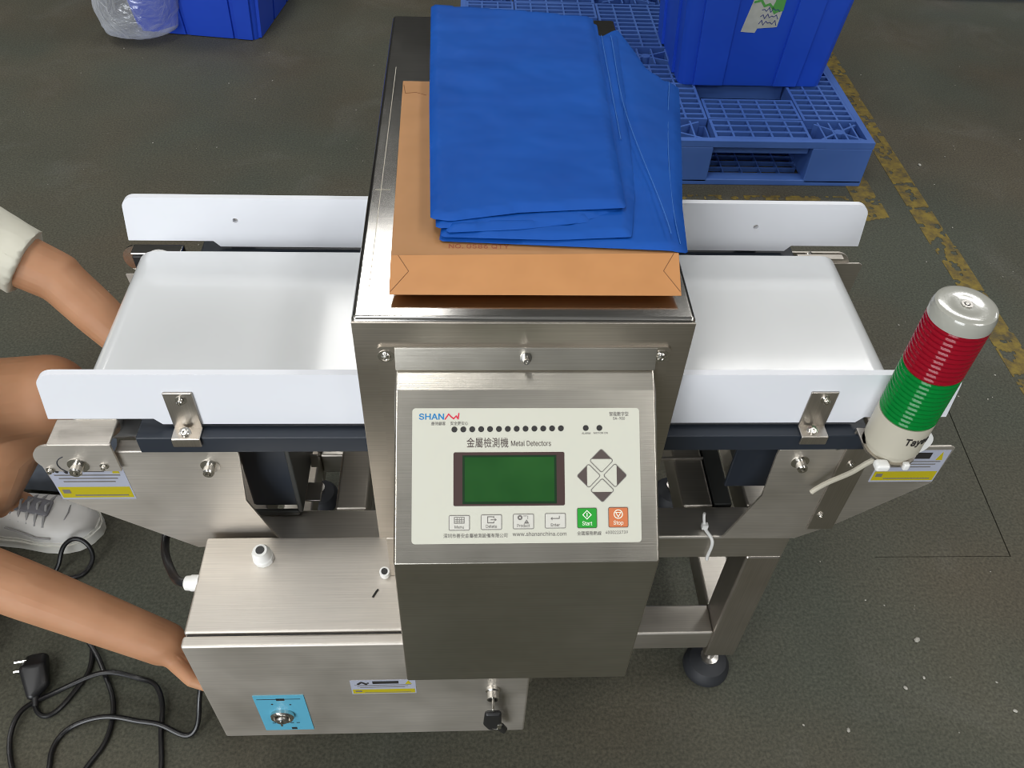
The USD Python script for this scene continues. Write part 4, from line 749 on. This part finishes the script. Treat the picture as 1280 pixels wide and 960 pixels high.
# ------------------------------------------------------------------ folded blue tarpaulin
def sheet(poly, zb, t, sag=None, seed=0, amp=0.0016, cell=0.007, soft=0.012):
    """A closed slab of folded cloth: flat below, wrinkled above, its edges rounded over."""
    poly = Polygon(poly).buffer(0.003, quad_segs=3)
    x0, y0, x1, y1 = poly.bounds
    X, Y = np.meshgrid(np.arange(x0, x1, cell), np.arange(y0, y1, cell))
    X = X + (np.arange(X.shape[0]) % 2)[:, None] * cell * .5
    inn = shapely.contains_xy(poly.buffer(-cell * .6), X, Y)
    P = np.c_[X[inn], Y[inn]]
    L = poly.exterior.length; nb = int(L / (cell * .8))
    Bp = np.array([poly.exterior.interpolate(i * L / nb).coords[0] for i in range(nb)])
    P = np.r_[Bp, P]; T = Delaunay(P).simplices
    c = P[T].mean(1); T = T[shapely.contains_xy(poly.buffer(1e-5), c[:, 0], c[:, 1])]
    a = P[T]; ar = (a[:, 1, 0] - a[:, 0, 0]) * (a[:, 2, 1] - a[:, 0, 1]) - (a[:, 1, 1] - a[:, 0, 1]) * (a[:, 2, 0] - a[:, 0, 0]); T[ar < 0] = T[ar < 0][:, ::-1]; T = T[np.abs(ar) > 1e-10]
    dist = shapely.distance(poly.exterior, shapely.points(P))
    k = np.clip(dist / soft, 0, 1); ro = np.sqrt(np.clip(1 - (1 - k) ** 2, 0, 1))
    wr = (meshkit.fbm(np.c_[P * (9, 22), np.full(len(P), seed)], 3, seed) - .5) * 2 * amp + (meshkit.fbm(np.c_[P * 40, np.full(len(P), seed + 5.)], 2, seed + 1) - .5) * amp * .8
    base = np.full(len(P), zb) if sag is None else zb + sag(P)
    zt = base + t * (.35 + .65 * ro) + wr * ro
    zbm = base + t * .35 * (1 - ro)
    m_ = len(P); Vv = np.r_[np.c_[P, zt], np.c_[P, zbm - 1e-5]]
    F = [T, T[:, ::-1] + m_]
    i = np.arange(nb); j = (i + 1) % nb
    ccw = poly.exterior.is_ccw
    F += [np.c_[i, i + m_, j], np.c_[j, i + m_, j + m_]] if ccw else [np.c_[i, j, i + m_], np.c_[j, j + m_, i + m_]]
    return trimesh.Trimesh(Vv, np.concatenate(F), process=False)
def droop(P):
    d = np.clip(P[:, 0] - 0.236, 0, None); return -0.85 * d ** 1.3
bc = thing('folded_tarpaulin', 'bright blue tarpaulin folded in layers and piled on the kraft carton', 'tarpaulin')
z0c = 0.9912
low = [(-0.030, 0.812), (0.244, 0.797), (0.256, 0.800), (0.268, 0.90), (0.292, 1.03), (0.334, 1.272), (0.304, 1.262), (0.279, 1.276), (0.264, 1.330), (0.246, 1.385), (0.215, 1.352), (0.150, 1.33), (0.0, 1.25)]
mid = [(-0.028, 0.812), (0.100, 0.808), (0.190, 0.815), (0.205, 0.90), (0.225, 1.15), (0.237, 1.352), (0.218, 1.340), (0.190, 1.36), (0.05, 1.40), (-0.04, 1.30)]
m2 = [(-0.034, 0.822), (0.120, 0.832), (0.186, 0.862), (0.196, 1.05), (0.207, 1.375), (0.190, 1.392), (-0.052, 1.410), (-0.048, 1.1)]
top = [(-0.0405, 0.832), (-0.020, 0.828), (0.06, 0.846), (0.1870, 0.858), (0.190, 1.00), (0.196, 1.20), (0.2005, 1.385), (0.12, 1.398), (-0.057, 1.418), (-0.050, 1.1)]
lays = [sheet(low, z0c, 0.007, droop, 1, .0022), sheet(mid, z0c + .006, 0.007, droop, 2, .0022), sheet(m2, z0c + .0115, 0.006, None, 3, .0020), sheet(top, z0c + .0165, 0.0085, None, 4, .0026, soft=.010)]
ridge = sheet([(-0.022, 0.815), (0.06, 0.822), (0.145, 0.838), (0.140, 0.850), (0.05, 0.838), (-0.02, 0.828)], z0c + .0105, .0065, None, 6, .001, soft=.006)
obj('folded_cloth', lays + [ridge], 'cloth', bc, smooth=50)
def on_low(pts, zoff): 
    P = spline([(x, y, 0) for x, y in pts], 60); P[:, 2] = z0c + zoff + droop(P); return P
obj('stitching', [tube(on_low([(0.2500, 0.806), (0.2560, 0.90), (0.277, 1.05), (0.3170, 1.262)], .0075), .0006, 6)], 'stitch', bc)
obj('stitching', [tube(on_low([(0.238, 0.812), (0.232, 0.92), (0.221, 1.08), (0.222, 1.20), (0.228, 1.335)], .0150), .0006, 6)], 'stitch', bc)
obj('stitching', [tube(on_low([(0.2045, 1.02), (0.2085, 1.18), (0.2125, 1.335)], .0150), .0006, 6)], 'stitch', bc)

# ------------------------------------------------------------------ power cord on the floor
pc = thing('power_cord', 'black power cord looped loosely on the floor with a moulded plug', 'power cord')
C1 = [(-0.804, 0.698), (-0.795, 0.684), (-0.777, 0.676), (-0.756, 0.692), (-0.738, 0.727), (-0.726, 0.763), (-0.735, 0.815), (-0.752, 0.861), (-0.800, 0.924), (-0.837, 0.962), (-0.809, 0.971), (-0.795, 0.988), (-0.786, 1.005), (-0.793, 1.020), (-0.818, 1.026), (-0.838, 1.010), (-0.848, 0.988), (-0.860, 0.968), (-0.815, 0.897), (-0.757, 0.835), (-0.718, 0.792), (-0.694, 0.755), (-0.668, 0.712), (-0.656, 0.672), (-0.657, 0.625), (-0.671, 0.593), (-0.684, 0.555), (-0.672, 0.505), (-0.610, 0.480), (-0.555, 0.515), (-0.545, 0.575), (-0.562, 0.645), (-0.568, 0.688), (-0.591, 0.729), (-0.625, 0.745), (-0.680, 0.753), (-0.733, 0.741), (-0.789, 0.714), (-0.821, 0.684), (-0.827, 0.642), (-0.818, 0.608), (-0.796, 0.570), (-0.765, 0.548), (-0.742, 0.575), (-0.746, 0.606), (-0.739, 0.640), (-0.708, 0.660), (-0.656, 0.668), (-0.604, 0.660), (-0.559, 0.651), (-0.514, 0.635), (-0.494, 0.645), (-0.490, 0.678), (-0.470, 0.715), (-0.42, 0.73), (-0.345, 0.715)]
zz = np.full(len(C1), 0.0052)
for i in (6, 7, 8, 36, 37): zz[i] = 0.0052
for i, hgt in ((12, .020), (13, .050), (14, .060), (15, .052), (16, .026), (18, .013), (19, .014), (20, .010), (32, .012), (33, .012), (35, .018), (36, .012), (38, .013), (39, .010), (46, .012), (47, .016), (48, .013), (49, .013), (51, .02), (52, .05), (53, .12), (54, .20), (55, .245)): zz[i] = hgt
obj('cord', tube(spline(np.c_[np.array(C1), zz], 520), 0.0047, 10), 'cable', pc)
pl = group_of('plug', pc)
obj('plug_body', cat(hull([(-0.835, 0.778, .018), (-0.815, 0.782, .018), (-0.832, 0.755, .030), (-0.806, 0.760, .030), (-0.822, 0.735, .016), (-0.798, 0.735, .016), (-0.812, 0.716, .012)], .012, 12), cyl((-0.809, 0.722, .012), (-0.803, 0.694, .006), .0085, 14, .0055)), 'black', pl)
for a in ((-0.832, 0.774, .030), (-0.834, 0.762, .016)):
    obj('prong', hull([a, (a[0] - .026, a[1] - .004, a[2])], .0028, 8), 'chrome', pl)

# ------------------------------------------------------------------ pallets
def pallet(label, loc, w=1.365, d=1.20, h=0.165):
    t = thing('plastic_pallet', label, 'pallet', loc=loc); LOC[str(t.GetPath())] = (0, 0, 0)
    t0 = 0.022                                   # deck thickness
    bx = [(0, 0.215), (0.545, 0.835), (1.160, 1.365)]; by = [(0, 0.14), (0.53, 0.67), (1.06, 1.20)]
    for i, (a, b) in enumerate(bx):
        for j, (c, e) in enumerate(by):
            ins = .003
            bl = rbox(a + ins * (i > 0), b - ins * (i < 2), c + ins * (j > 0), e - ins * (j < 2), t0 * .5, h - .0225, .004, 8) - Manifold.cube((b - a - .02, e - c - .02, .08)).translate((a + .01, c + .01, h - .075))
            obj('block', bl, 'pallet', t, smooth=40)
            # crossed ribs inside the open top of the block
            rb = []
            for k_ in range(1, 5): x = a + .01 + (b - a - .02) * k_ / 5; rb.append(box(x - .003, x + .003, c + .01, e - .01, h - .05, h - .001))
            cx, cy = (a + b) / 2, (c + e) / 2
            for s_ in (1, -1):
                q = box(-(b - a) * .42, (b - a) * .42, -.0035, .0035, h - .05, h - .0005); q.apply_transform(trimesh.transformations.rotation_matrix(s_ * math.atan2(e - c, b - a), (0, 0, 1))); q.apply_translation((cx, cy, 0)); rb.append(q)
            rb.append(cyl((cx, cy, h - .04), (cx, cy, h), .016, 16))
            meta(obj('block_ribs', rb, 'pallet', t, smooth=False), kind='stuff')
    for c, e in ((0, .045), by[1], (d - .045, d)): obj('bottom_runner', rbox(0, w, c, e, 0, t0, .003), 'pallet', t)
    for a, b in bx: obj('bottom_board', rbox(a, b, .10, d - .10, 0, t0 * .9, .003), 'pallet', t)
    fr = shapely.box(0, 0, w, d).difference(shapely.box(.022, .022, w - .022, d - .022))
    obj('deck_frame', plate_xy(fr, h - .022, h), 'pallet', t)
    # islands of grid between the blocks
    xs = [bx[0], (bx[0][1], bx[1][0]), bx[1], (bx[1][1], bx[2][0]), bx[2]]; ys = [by[0], (by[0][1], by[1][0]), by[1], (by[1][1], by[2][0]), by[2]]
    for i, (a, b) in enumerate(xs):
        for j, (c, e) in enumerate(ys):
            if i % 2 == 0 and j % 2 == 0: continue
            y_ranges = [(c, e)] if j % 2 == 0 else [(c + .004, (c + e) / 2 - .055), ((c + e) / 2 + .055, e - .004)]
            if i % 2 == 0: y_ranges = [(c, e)]
            for (c_, e_) in y_ranges:
                a_, b_ = max(a + .002, .0225), min(b - .002, w - .0225); c_, e_ = max(c_, .0225), min(e_, d - .0225)
                nx = max(2, round((b_ - a_) / .066)); ny = max(2, round((e_ - c_) / .036))
                rim = shapely.box(a_, c_, b_, e_).difference(shapely.box(a_ + .009, c_ + .009, b_ - .009, e_ - .009))
                gp = [rim] + [shapely.box(a_ + (b_ - a_) * k_ / nx - .0036, c_, a_ + (b_ - a_) * k_ / nx + .0036, e_) for k_ in range(1, nx)] + [shapely.box(a_, c_ + (e_ - c_) * k_ / ny - .0050, b_, c_ + (e_ - c_) * k_ / ny + .0050) for k_ in range(1, ny)]
                meta(obj('deck_grid', plate_xy(unary_union(gp), h - .055, h), 'pallet', t, smooth=False))
    # grids in the bottom deck openings
    for a, b in (xs[1], xs[3]):
        for c, e in ((.045, by[1][0]), (by[1][1], d - .045)):
            gp = [shapely.box(a + (b - a) * k_ / 5 - .002, c, a + (b - a) * k_ / 5 + .002, e) for k_ in range(1, 5)] + [shapely.box(a, c + (e - c) * k_ / 13 - .0025, b, c + (e - c) * k_ / 13 + .0025) for k_ in range(1, 13)]
            meta(obj('bottom_grid', plate_xy(unary_union(gp), 0.002, .018), 'pallet', t, smooth=False))
    return t
pallet('blue plastic pallet with open grid deck under the tall ribbed bin', (-0.028, 2.462, 0))
pallet('blue plastic pallet standing alone at the far right edge', (2.20, 4.075, 0))

# ------------------------------------------------------------------ bins
def tub(t, loc, w, d, h, flare, wall, mat_name, grooves, rim=.03):
    """Open tub with flaring walls; panels stand proud between the grooves."""
    def loopz(z, inset):
        k = flare * z; return rrect(-w / 2 - k + inset, w / 2 + k - inset, -d / 2 - k + inset, d / 2 + k - inset, .03)
    def shell(z0_, z1_, inset):
        a, b = loopz(z0_, inset), loopz(z1_, inset)
        return hull([(x, y, z0_) for x, y in a.exterior.coords] + [(x, y, z1_) for x, y in b.exterior.coords], .0008, 6)
    body = shell(0, h, 0) - shell(wall, h + .02, wall)
    obj('bin_wall', body.translate(loc), mat_name, t, smooth=40)
    rm = hull([(x, y, z) for x, y in loopz(h, -.012).exterior.coords for z in (h - rim, h)], .002, 6) - hull([(x, y, z) for x, y in loopz(h, wall).exterior.coords for z in (h - rim - .02, h + .02)], .0008, 6)
    obj('bin_rim', rm.translate(loc), mat_name, t, smooth=40)
    for side in range(4):
        L_ = w if side % 2 == 0 else d; D_ = d if side % 2 == 0 else w
        for (a, b) in grooves:
            pts = []
            for z in (.004, h - rim):
                k = flare * z; half = L_ / 2 + k
                for s_ in (a, b):
                    for o in (.007, -.009): pts.append((-half + 2 * half * s_, -D_ / 2 - k + o, z))
            m_ = hull(pts, .0015, 6).rotate((0, 0, 90 * side)).translate(loc)
            obj('side_panel', m_, mat_name, t, smooth=40)
bn = thing('tall_bin', 'tall bright blue ribbed plastic bin with a torn paper label on the pallet', 'plastic bin')
bl_ = (1.003, 3.065, 0.166); bw, bd, bh = 0.515, 0.445, 0.62
tub(bn, bl_, bw, bd, bh, 0.075, .006, 'bin', [(.105, .30), (.66, .815)], .04)
# torn label on the front: lies on the sloping wall
def on_wall(poly, lift, mname, nm, **kw):
    m_ = extr(poly, .0004); p_ = m_.vertices; zz_ = p_[:, 1]
    yy = bl_[1] - bd / 2 - .075 * (zz_ - bl_[2]) - .0012 - lift - p_[:, 2]
    m_.vertices = np.c_[p_[:, 0], yy, zz_]; obj(nm, m_, mname, bn, smooth=False, **kw)
lab = Polygon([(0.921, 0.365), (0.970, 0.362), (0.975, 0.378), (1.040, 0.384), (1.046, 0.47), (1.043, 0.53), (0.948, 0.53)])
on_wall(lab, 0, 'paper', 'paper_label', label='torn white paper label with green print')
on_wall(Polygon([(1.005, .445), (1.018, .428), (1.030, .436), (1.046, .44), (1.046, .53), (1.02, .53), (1.012, .47)]), .0005, 'paper_green', 'green_print')
on_wall(LineString([(0.945, .468), (0.965, .474), (0.98, .455), (0.995, .462), (1.01, .448)]).buffer(.004), .0005, 'paper_green', 'green_print')
for k_ in range(3):
    zz_ = .398 + k_ * .022
    on_wall(LineString([(0.975 + i * .0075, zz_ + (.006 if i % 2 else -.004) + .004 * math.sin(i * 2.1 + k_)) for i in range(9)]).buffer(.0011), .0006, 'paper_ink', 'pen_writing')

cr8 = thing('blue_crate', 'deep blue plastic crate on the floor half covered by clear film', 'plastic crate')
# turned a little on the floor
ca = math.radians(-6.5)
def crate_parts():
    w_, d_, h_ = 0.50, 0.46, 0.30
    loc = (0, 0, 0)
    before = len(list(Usd.PrimRange(cr8)))
    tub(cr8, loc, w_, d_, h_, 0.10, .006, 'crate', [(.04, .40), (.44, .80), (.84, .96)], .03)
crate_parts()
xf = UsdGeom.Xformable(cr8); xf.ClearXformOpOrder()
xf.AddTranslateOp(opSuffix='place').Set(Gf.Vec3d(-1.075, 3.745, 0.001)); xf.AddRotateZOp().Set(-8.0)

# clear film bag slumped over the crate's left front corner
th = np.linspace(0, 1, 30); bag = []
Vb, Fb = [], []
NU, NV = 40, 26
for i in range(NU):
    for j in range(NV):
        a = 2 * math.pi * i / NU; q = j / (NV - 1)
        rr_ = (0.155 + .05 * q) * (1 - .9 * max(0, .12 - q) / .12 * .7)
        nz = meshkit.fbm(np.array([math.cos(a) * 2.2, math.sin(a) * 2.2, q * 3.0]), 3, 4) - .5
        rr_ *= 1 + .30 * nz
        z = .006 + .34 * q + .03 * nz * q
        Vb.append((-1.330 + rr_ * .95 * math.cos(a) + .05 * q, 3.500 + rr_ * .85 * math.sin(a) + .02 * q, max(.004, z)))
for i in range(NU):
    for j in range(NV - 1):
        a0, a1 = i * NV + j, ((i + 1) % NU) * NV + j
        Fb += [(a0, a1, a1 + 1), (a0, a1 + 1, a0 + 1)]
Vb.append((-1.330, 3.500, .004)); cidx = len(Vb) - 1
for i in range(NU): Fb.append((cidx, ((i + 1) % NU) * NV, i * NV))
pb = obj('film_bag', trimesh.Trimesh(Vb, Fb, process=False), 'film', smooth=60); meta(pb, 'crumpled clear plastic film bag slumped against the blue crate', 'plastic bag')

# ------------------------------------------------------------------ the crouching person
pn = thing('person', 'person in a cream short-sleeved shirt and white shoe, crouching and reaching behind the machine', 'person')
def limb(bones, n=36):
    out = []
    for (p, rp, q, rq) in bones:
        out.append(Manifold.batch_hull([Manifold.sphere(rp, n).translate(tuple(map(float, p))), Manifold.sphere(rq, n).translate(tuple(map(float, q)))]))
    return Manifold.batch_boolean(out, m3.OpType.Add)
def smooth_mesh(mf, edge, it=12):
    mf = mf.refine_to_length(edge); v_, f_, _ = meshkit.arrays(mf); t_ = trimesh.Trimesh(v_, f_, process=False); t_.merge_vertices()
    trimesh.smoothing.filter_taubin(t_, iterations=it); return t_
A3 = lambda *a: np.array(a, float)
pel = A3(-1.26, 1.00, 0.36); hipR, hipL = A3(-1.24, 0.905, 0.35), A3(-1.22, 1.10, 0.34)
chest = A3(-1.13, 1.02, 0.66); shR, shL = A3(-1.06, 0.855, 0.740), A3(-0.995, 1.235, 0.780)
neck = A3(-1.03, 1.035, 0.83); head_c = A3(-0.965, 1.03, 0.955)
elR, wrR = A3(-0.820, 0.757, 0.412), A3(-0.505, 0.690, 0.252)
elL, wrL = A3(-0.715, 1.190, 0.625), A3(-0.535, 1.090, 0.470)
knL, anL = A3(-0.752, 1.072, 0.448), A3(-0.985, 1.095, 0.105)
knR, anR = A3(-0.985, 0.800, 0.085), A3(-1.36, 0.84, 0.075)
bones = [(pel, .125, chest, .120), (hipR, .095, hipL, .095), (hipR, .09, pel, .12), (hipL, .09, pel, .12), (chest, .115, shR, .062), (chest, .115, shL, .062), (chest, .10, neck, .055), (neck, .050, head_c + A3(-.01, 0, -.05), .050),
         (shR, .058, elR, .044), (elR, .046, elR + (wrR - elR) * .35, .0455), (elR + (wrR - elR) * .35, .0455, wrR, .036),
         (shL, .058, elL, .044), (elL, .042, elL + (wrL - elL) * .35, .0405), (elL + (wrL - elL) * .35, .0405, wrL, .030),
         (hipL, .098, knL, .074), (knL, .070, knL + (anL - knL) * .35 + A3(-.035, 0, 0), .068), (knL + (anL - knL) * .35 + A3(-.035, 0, 0), .068, anL, .040), (anL, .036, anL + A3(.08, 0, -.055), .030),
         (hipR, .092, knR, .064), (knR, .060, knR + (anR - knR) * .35, .056), (knR + (anR - knR) * .35, .056, anR, .036), (anR, .036, anR + A3(-.03, 0, -.02), .032)]
def hand(wr, d, up, side, curl):
    """Palm, four fingers of unequal length and a thumb from the side of the palm. d: along the hand, up: out of its back, side: to the thumb."""
    d = d / np.linalg.norm(d); side = side - d * (side @ d); side /= np.linalg.norm(side); up = np.cross(d, side); 
    b = []
    p0, p1 = wr + d * .015, wr + d * .085
    for s_ in (-.028, -.009, .010, .028): b.append((wr + side * s_ * .6 + d * .01, .0185, p1 + side * s_, .0130))
    for s_, L_ in ((-.029, .058), (-.010, .072), (.010, .078), (.029, .070)):
        q = p1 + side * s_; ang = 0; rr_ = .0100
        for k_, fr in enumerate((.45, .32, .23)):
            ang += curl; dir_ = d * math.cos(ang) - up * math.sin(ang); q2_ = q + dir_ * L_ * fr; b.append((q, rr_, q2_, rr_ - .0010)); q = q2_; rr_ -= .0010
    t0_ = wr + d * .030 + side * .026; t1_ = t0_ + d * .030 + side * .026 - up * .010; t2_ = t1_ + d * .030 + side * .006 - up * .010
    b += [(wr + d * .02 + side * .012, .016, t0_, .0145), (t0_, .0140, t1_, .0115), (t1_, .0112, t2_, .0092)]
    return b
hR = hand(wrR, A3(0.115, -0.030, -0.100), None, A3(0.25, -1, .2), .45)
hL = hand(wrL, A3(0.13, -0.06, -0.10), None, A3(0.1, 1, .4), .45)
# tendons and the bony edge of the wrist
bones += [(wrR + A3(-.11, .016, .066), .024, wrR + A3(0, -.010, .012), .022), (wrR, .033, wrR + (A3(.10, -.03, -.105)) * .2, .026), (wrL, .028, wrL + A3(.13, -.06, -.10) * .2, .026)]
body = limb(bones + hR + hL, 32)
# head: skull, jaw, nose, ears, brow, looking down to the right
hd = [Manifold.sphere(.080, 28).scale((1.12, .92, 1.18)).translate(tuple(head_c + A3(-.008, 0, .02))), Manifold.batch_hull([Manifold.sphere(.045, 16).translate(tuple(head_c + A3(.035, 0, -.045))), Manifold.sphere(.030, 16).translate(tuple(head_c + A3(.060, 0, -.075))), Manifold.sphere(.055, 16).translate(tuple(head_c + A3(.01, 0, 0)))]),
      Manifold.batch_hull([Manifold.sphere(.008, 10).translate(tuple(head_c + A3(.083, 0, .018))), Manifold.sphere(.014, 10).translate(tuple(head_c + A3(.098, 0, -.020)))])]
for s_ in (-1, 1):
    hd.append(Manifold.sphere(.030, 14).scale((.55, .28, 1.0)).translate(tuple(head_c + A3(-.008, .078 * s_, -.004))))
    hd.append(Manifold.sphere(.012, 10).scale((1, 1.9, .8)).translate(tuple(head_c + A3(.074, .030 * s_, .030))))
body = Manifold.batch_boolean([body] + hd, m3.OpType.Add)
obj('body', smooth_mesh(body, .008, 26), 'skin', pn, smooth=True)
for s_ in (-1, 1):
    obj('eye', trimesh.creation.icosphere(2, .0105).apply_translation(head_c + A3(.0735, .030 * s_, .012)), 'eye', pn, smooth=True)
    obj('pupil', trimesh.creation.icosphere(2, .0052).apply_translation(head_c + A3(.0800, .030 * s_, .0110)), 'black', pn, smooth=True)
obj('mouth', hull([head_c + A3(.089, -.020, -.050), head_c + A3(.089, .020, -.050), head_c + A3(.094, 0, -.049)], .0042, 8), 'lip', pn)
hr = (Manifold.sphere(.090, 32).scale((1.10, .96, 1.12)).translate(tuple(head_c + A3(-.014, 0, .028)))) - Manifold.cube((.30, .4, .2)).rotate((0, 28, 0)).translate(tuple(head_c + A3(.005, -.2, -.14)))
hr = hr - Manifold.cube((.2, .4, .2)).translate(tuple(head_c + A3(.045, -.2, -.165)))
ht = smooth_mesh(hr, .010, 6); ht.vertices += ht.vertex_normals * ((meshkit.fbm(ht.vertices * 90, 3, 2) - .4) * .010)[:, None]
obj('hair', ht, 'hair', pn, smooth=60)
# shirt with short sleeves, open at neck and cuffs
sl = .016
tor = [(pel + A3(.005, 0, .03), .140, chest, .136), (chest, .130, shR, .078), (chest, .130, shL, .078), (chest, .112, neck + A3(0, 0, -.05), .072), (chest + A3(.02, 0, -.05), .130, pel + A3(.04, 0, .06), .135)]
tor += [(shR, .078, shR + (elR - shR) * .70, .067), (shL, .078, shL + (elL - shL) * .80, .062)]
shirt = limb(tor, 36)
ax = (elR - shR) / np.linalg.norm(elR - shR)
def cutend(p, dvec, L_=.2, r_=.12):
    c_ = Manifold.cylinder(L_, r_, r_, 32); v_, f_, _ = meshkit.arrays(c_); t_ = trimesh.Trimesh(v_, f_); t_.apply_transform(trimesh.geometry.align_vectors([0, 0, 1], dvec / np.linalg.norm(dvec))); t_.apply_translation(p)
    return Manifold(m3.Mesh(np.asarray(t_.vertices, np.float32), np.asarray(t_.faces, np.uint32)))
shirt = shirt - cutend(shR + (elR - shR) * .76, elR - shR) - cutend(shL + (elL - shL) * .84, elL - shL)
shirt = shirt - cutend(neck + A3(.012, 0, -.002), A3(.25, 0, 1), .15, .075)
st_ = smooth_mesh(shirt, .012, 8); st_.vertices += st_.vertex_normals * ((meshkit.fbm(st_.vertices * 16, 3, 3) - .5) * .016)[:, None]
obj('shirt', st_, 'shirt', pn, smooth=True)
sh_ = limb([(pel, .142, pel + A3(0, 0, .04), .140), (hipR, .112, hipR + (knR - hipR) * .55, .094), (hipL, .112, hipL + (knL - hipL) * .50, .096), (hipR, .11, pel, .14), (hipL, .11, pel, .14)], 36)
sh_ = sh_ - cutend(hipL + (knL - hipL) * .56, knL - hipL, .25, .16) - cutend(hipR + (knR - hipR) * .60, knR - hipR, .25, .16)
st_ = smooth_mesh(sh_, .012, 8); st_.vertices += st_.vertex_normals * ((meshkit.fbm(st_.vertices * 18, 3, 6) - .5) * .012)[:, None]
obj('shorts', st_, 'shorts', pn, smooth=True)

def shoe(toe, heel, floor=0.0, up=0.0, label=None):
    """Low trainer lying along heel->toe: sole, upper, laces, tongue."""
    g_ = group_of('shoe', pn, label)
    d_ = np.array(toe, float) - np.array(heel, float); L_ = np.linalg.norm(d_); d_ /= L_; sd = np.array([-d_[1], d_[0]])
    def W(s_, w_, z_): p_ = np.array(heel) + d_ * s_ * L_ + sd * w_; return (p_[0], p_[1], floor + z_)
    out_ = [(0.0, .030), (.08, .040), (.25, .040), (.45, .045), (.62, .055), (.78, .057), (.90, .047), (.97, .026), (1.0, .008)]
    q = np.array(out_); ss = np.linspace(0, 1, 26); ww = np.interp(ss, q[:, 0], q[:, 1])
    outline = [(s_ , w_) for s_, w_ in zip(ss, ww)] + [(s_, -w_) for s_, w_ in zip(ss[::-1], ww[::-1])]
    # sole
    P_ = Polygon([(np.array(heel) + d_ * s_ * L_ + sd * w_) for s_, w_ in outline]).buffer(.003)
    sole = plate_xy(P_.simplify(.0008), floor + .001, floor + .026); sole2 = plate_xy(P_.buffer(-.003), floor + .024, floor + .034)
    obj('sole', cat(sole, sole2), 'sole', g_, smooth=40)
    # upper as a lofted skin
    NS, NA = 30, 20; Vv, Ff = [], []
    for s_ in np.linspace(.015, .985, NS):
        w_ = np.interp(s_, q[:, 0], q[:, 1]) * .97
        top_ = np.interp(s_, [0, .12, .30, .45, .60, .75, .88, .97, 1], [.088, .098, .094, .105, .088, .072, .064, .052, .030])
        for a in np.linspace(0, math.pi, NA):
            c_, n_ = math.cos(a), math.sin(a)
            Vv.append(W(s_, w_ * np.sign(c_) * abs(c_) ** .62, .026 + (top_ - .026) * n_ ** .72))
    for i in range(NS - 1):
        for j in range(NA - 1):
            a0 = i * NA + j; Ff += [(a0, a0 + 1, a0 + NA + 1), (a0, a0 + NA + 1, a0 + NA)]
    for e_ in (0, (NS - 1) * NA):
        for j in range(1, NA - 1): Ff.append((e_, e_ + j + 1, e_ + j) if e_ == 0 else (e_, e_ + j, e_ + j + 1))
    um = trimesh.Trimesh(Vv, Ff, process=False); trimesh.repair.fix_normals(um)
    obj('upper', um, 'shoe', g_, smooth=60)
    tp_ = lambda s_, f_: (lambda w_, t_: W(s_, w_ * f_, .028 + (t_ - .026) * (1 - abs(f_) ** 2.2) ** .5 * 1.0 + .002))(np.interp(s_, q[:, 0], q[:, 1]), np.interp(s_, [0, .12, .30, .45, .60, .75, .88], [.088, .098, .094, .105, .088, .072, .064]))
    obj('tongue', hull([tp_(.44, -.35), tp_(.44, .35), tp_(.68, -.28), tp_(.68, .28), tp_(.56, 0)], .004, 8), 'tongue', g_)
    for k_ in range(5):
        s_ = .45 + k_ * .055
        obj('lace', tube([tp_(s_, f_) if f_ else tuple(np.array(tp_(s_, 0)) + (0, 0, .006)) for f_ in (-.72, -.45, -.2, 0, .2, .45, .72)], .0032, 8), 'lace', g_)
    for f_ in (-1, 1):
        obj('side_strap', tube([W(s_, np.interp(s_, q[:, 0], q[:, 1]) * f_ * .99, z_) for s_, z_ in ((.40, .072), (.52, .062), (.62, .052), (.72, .050))], .0022, 6), 'lace', g_)
    obj('toe_seam', tube([W(.78 + .03 * (1 - abs(f_)), np.interp(.8, q[:, 0], q[:, 1]) * f_ * .93, .030 + .040 * (1 - abs(f_) ** 2) ** .5) for f_ in np.linspace(-1, 1, 13)], .0016, 6), 'lace', g_)
shoe((-0.792, 1.085), (-1.072, 1.095), label='white trainer flat on the floor with grey laces')
shoe((-1.420, 0.845), (-1.690, 0.850), label='white trainer of the kneeling leg')

# grey-blue rag on the floor behind the shoe
rg = sheet([(-0.99, 1.19), (-0.845, 1.175), (-0.80, 1.23), (-0.83, 1.33), (-0.94, 1.37), (-1.03, 1.32)], 0.001, .05, None, 12, .016, .010, .05)
p = obj('cleaning_cloth', rg, 'rag', smooth=60); meta(p, 'crumpled grey-blue cloth on the floor behind the white shoe', 'cloth')
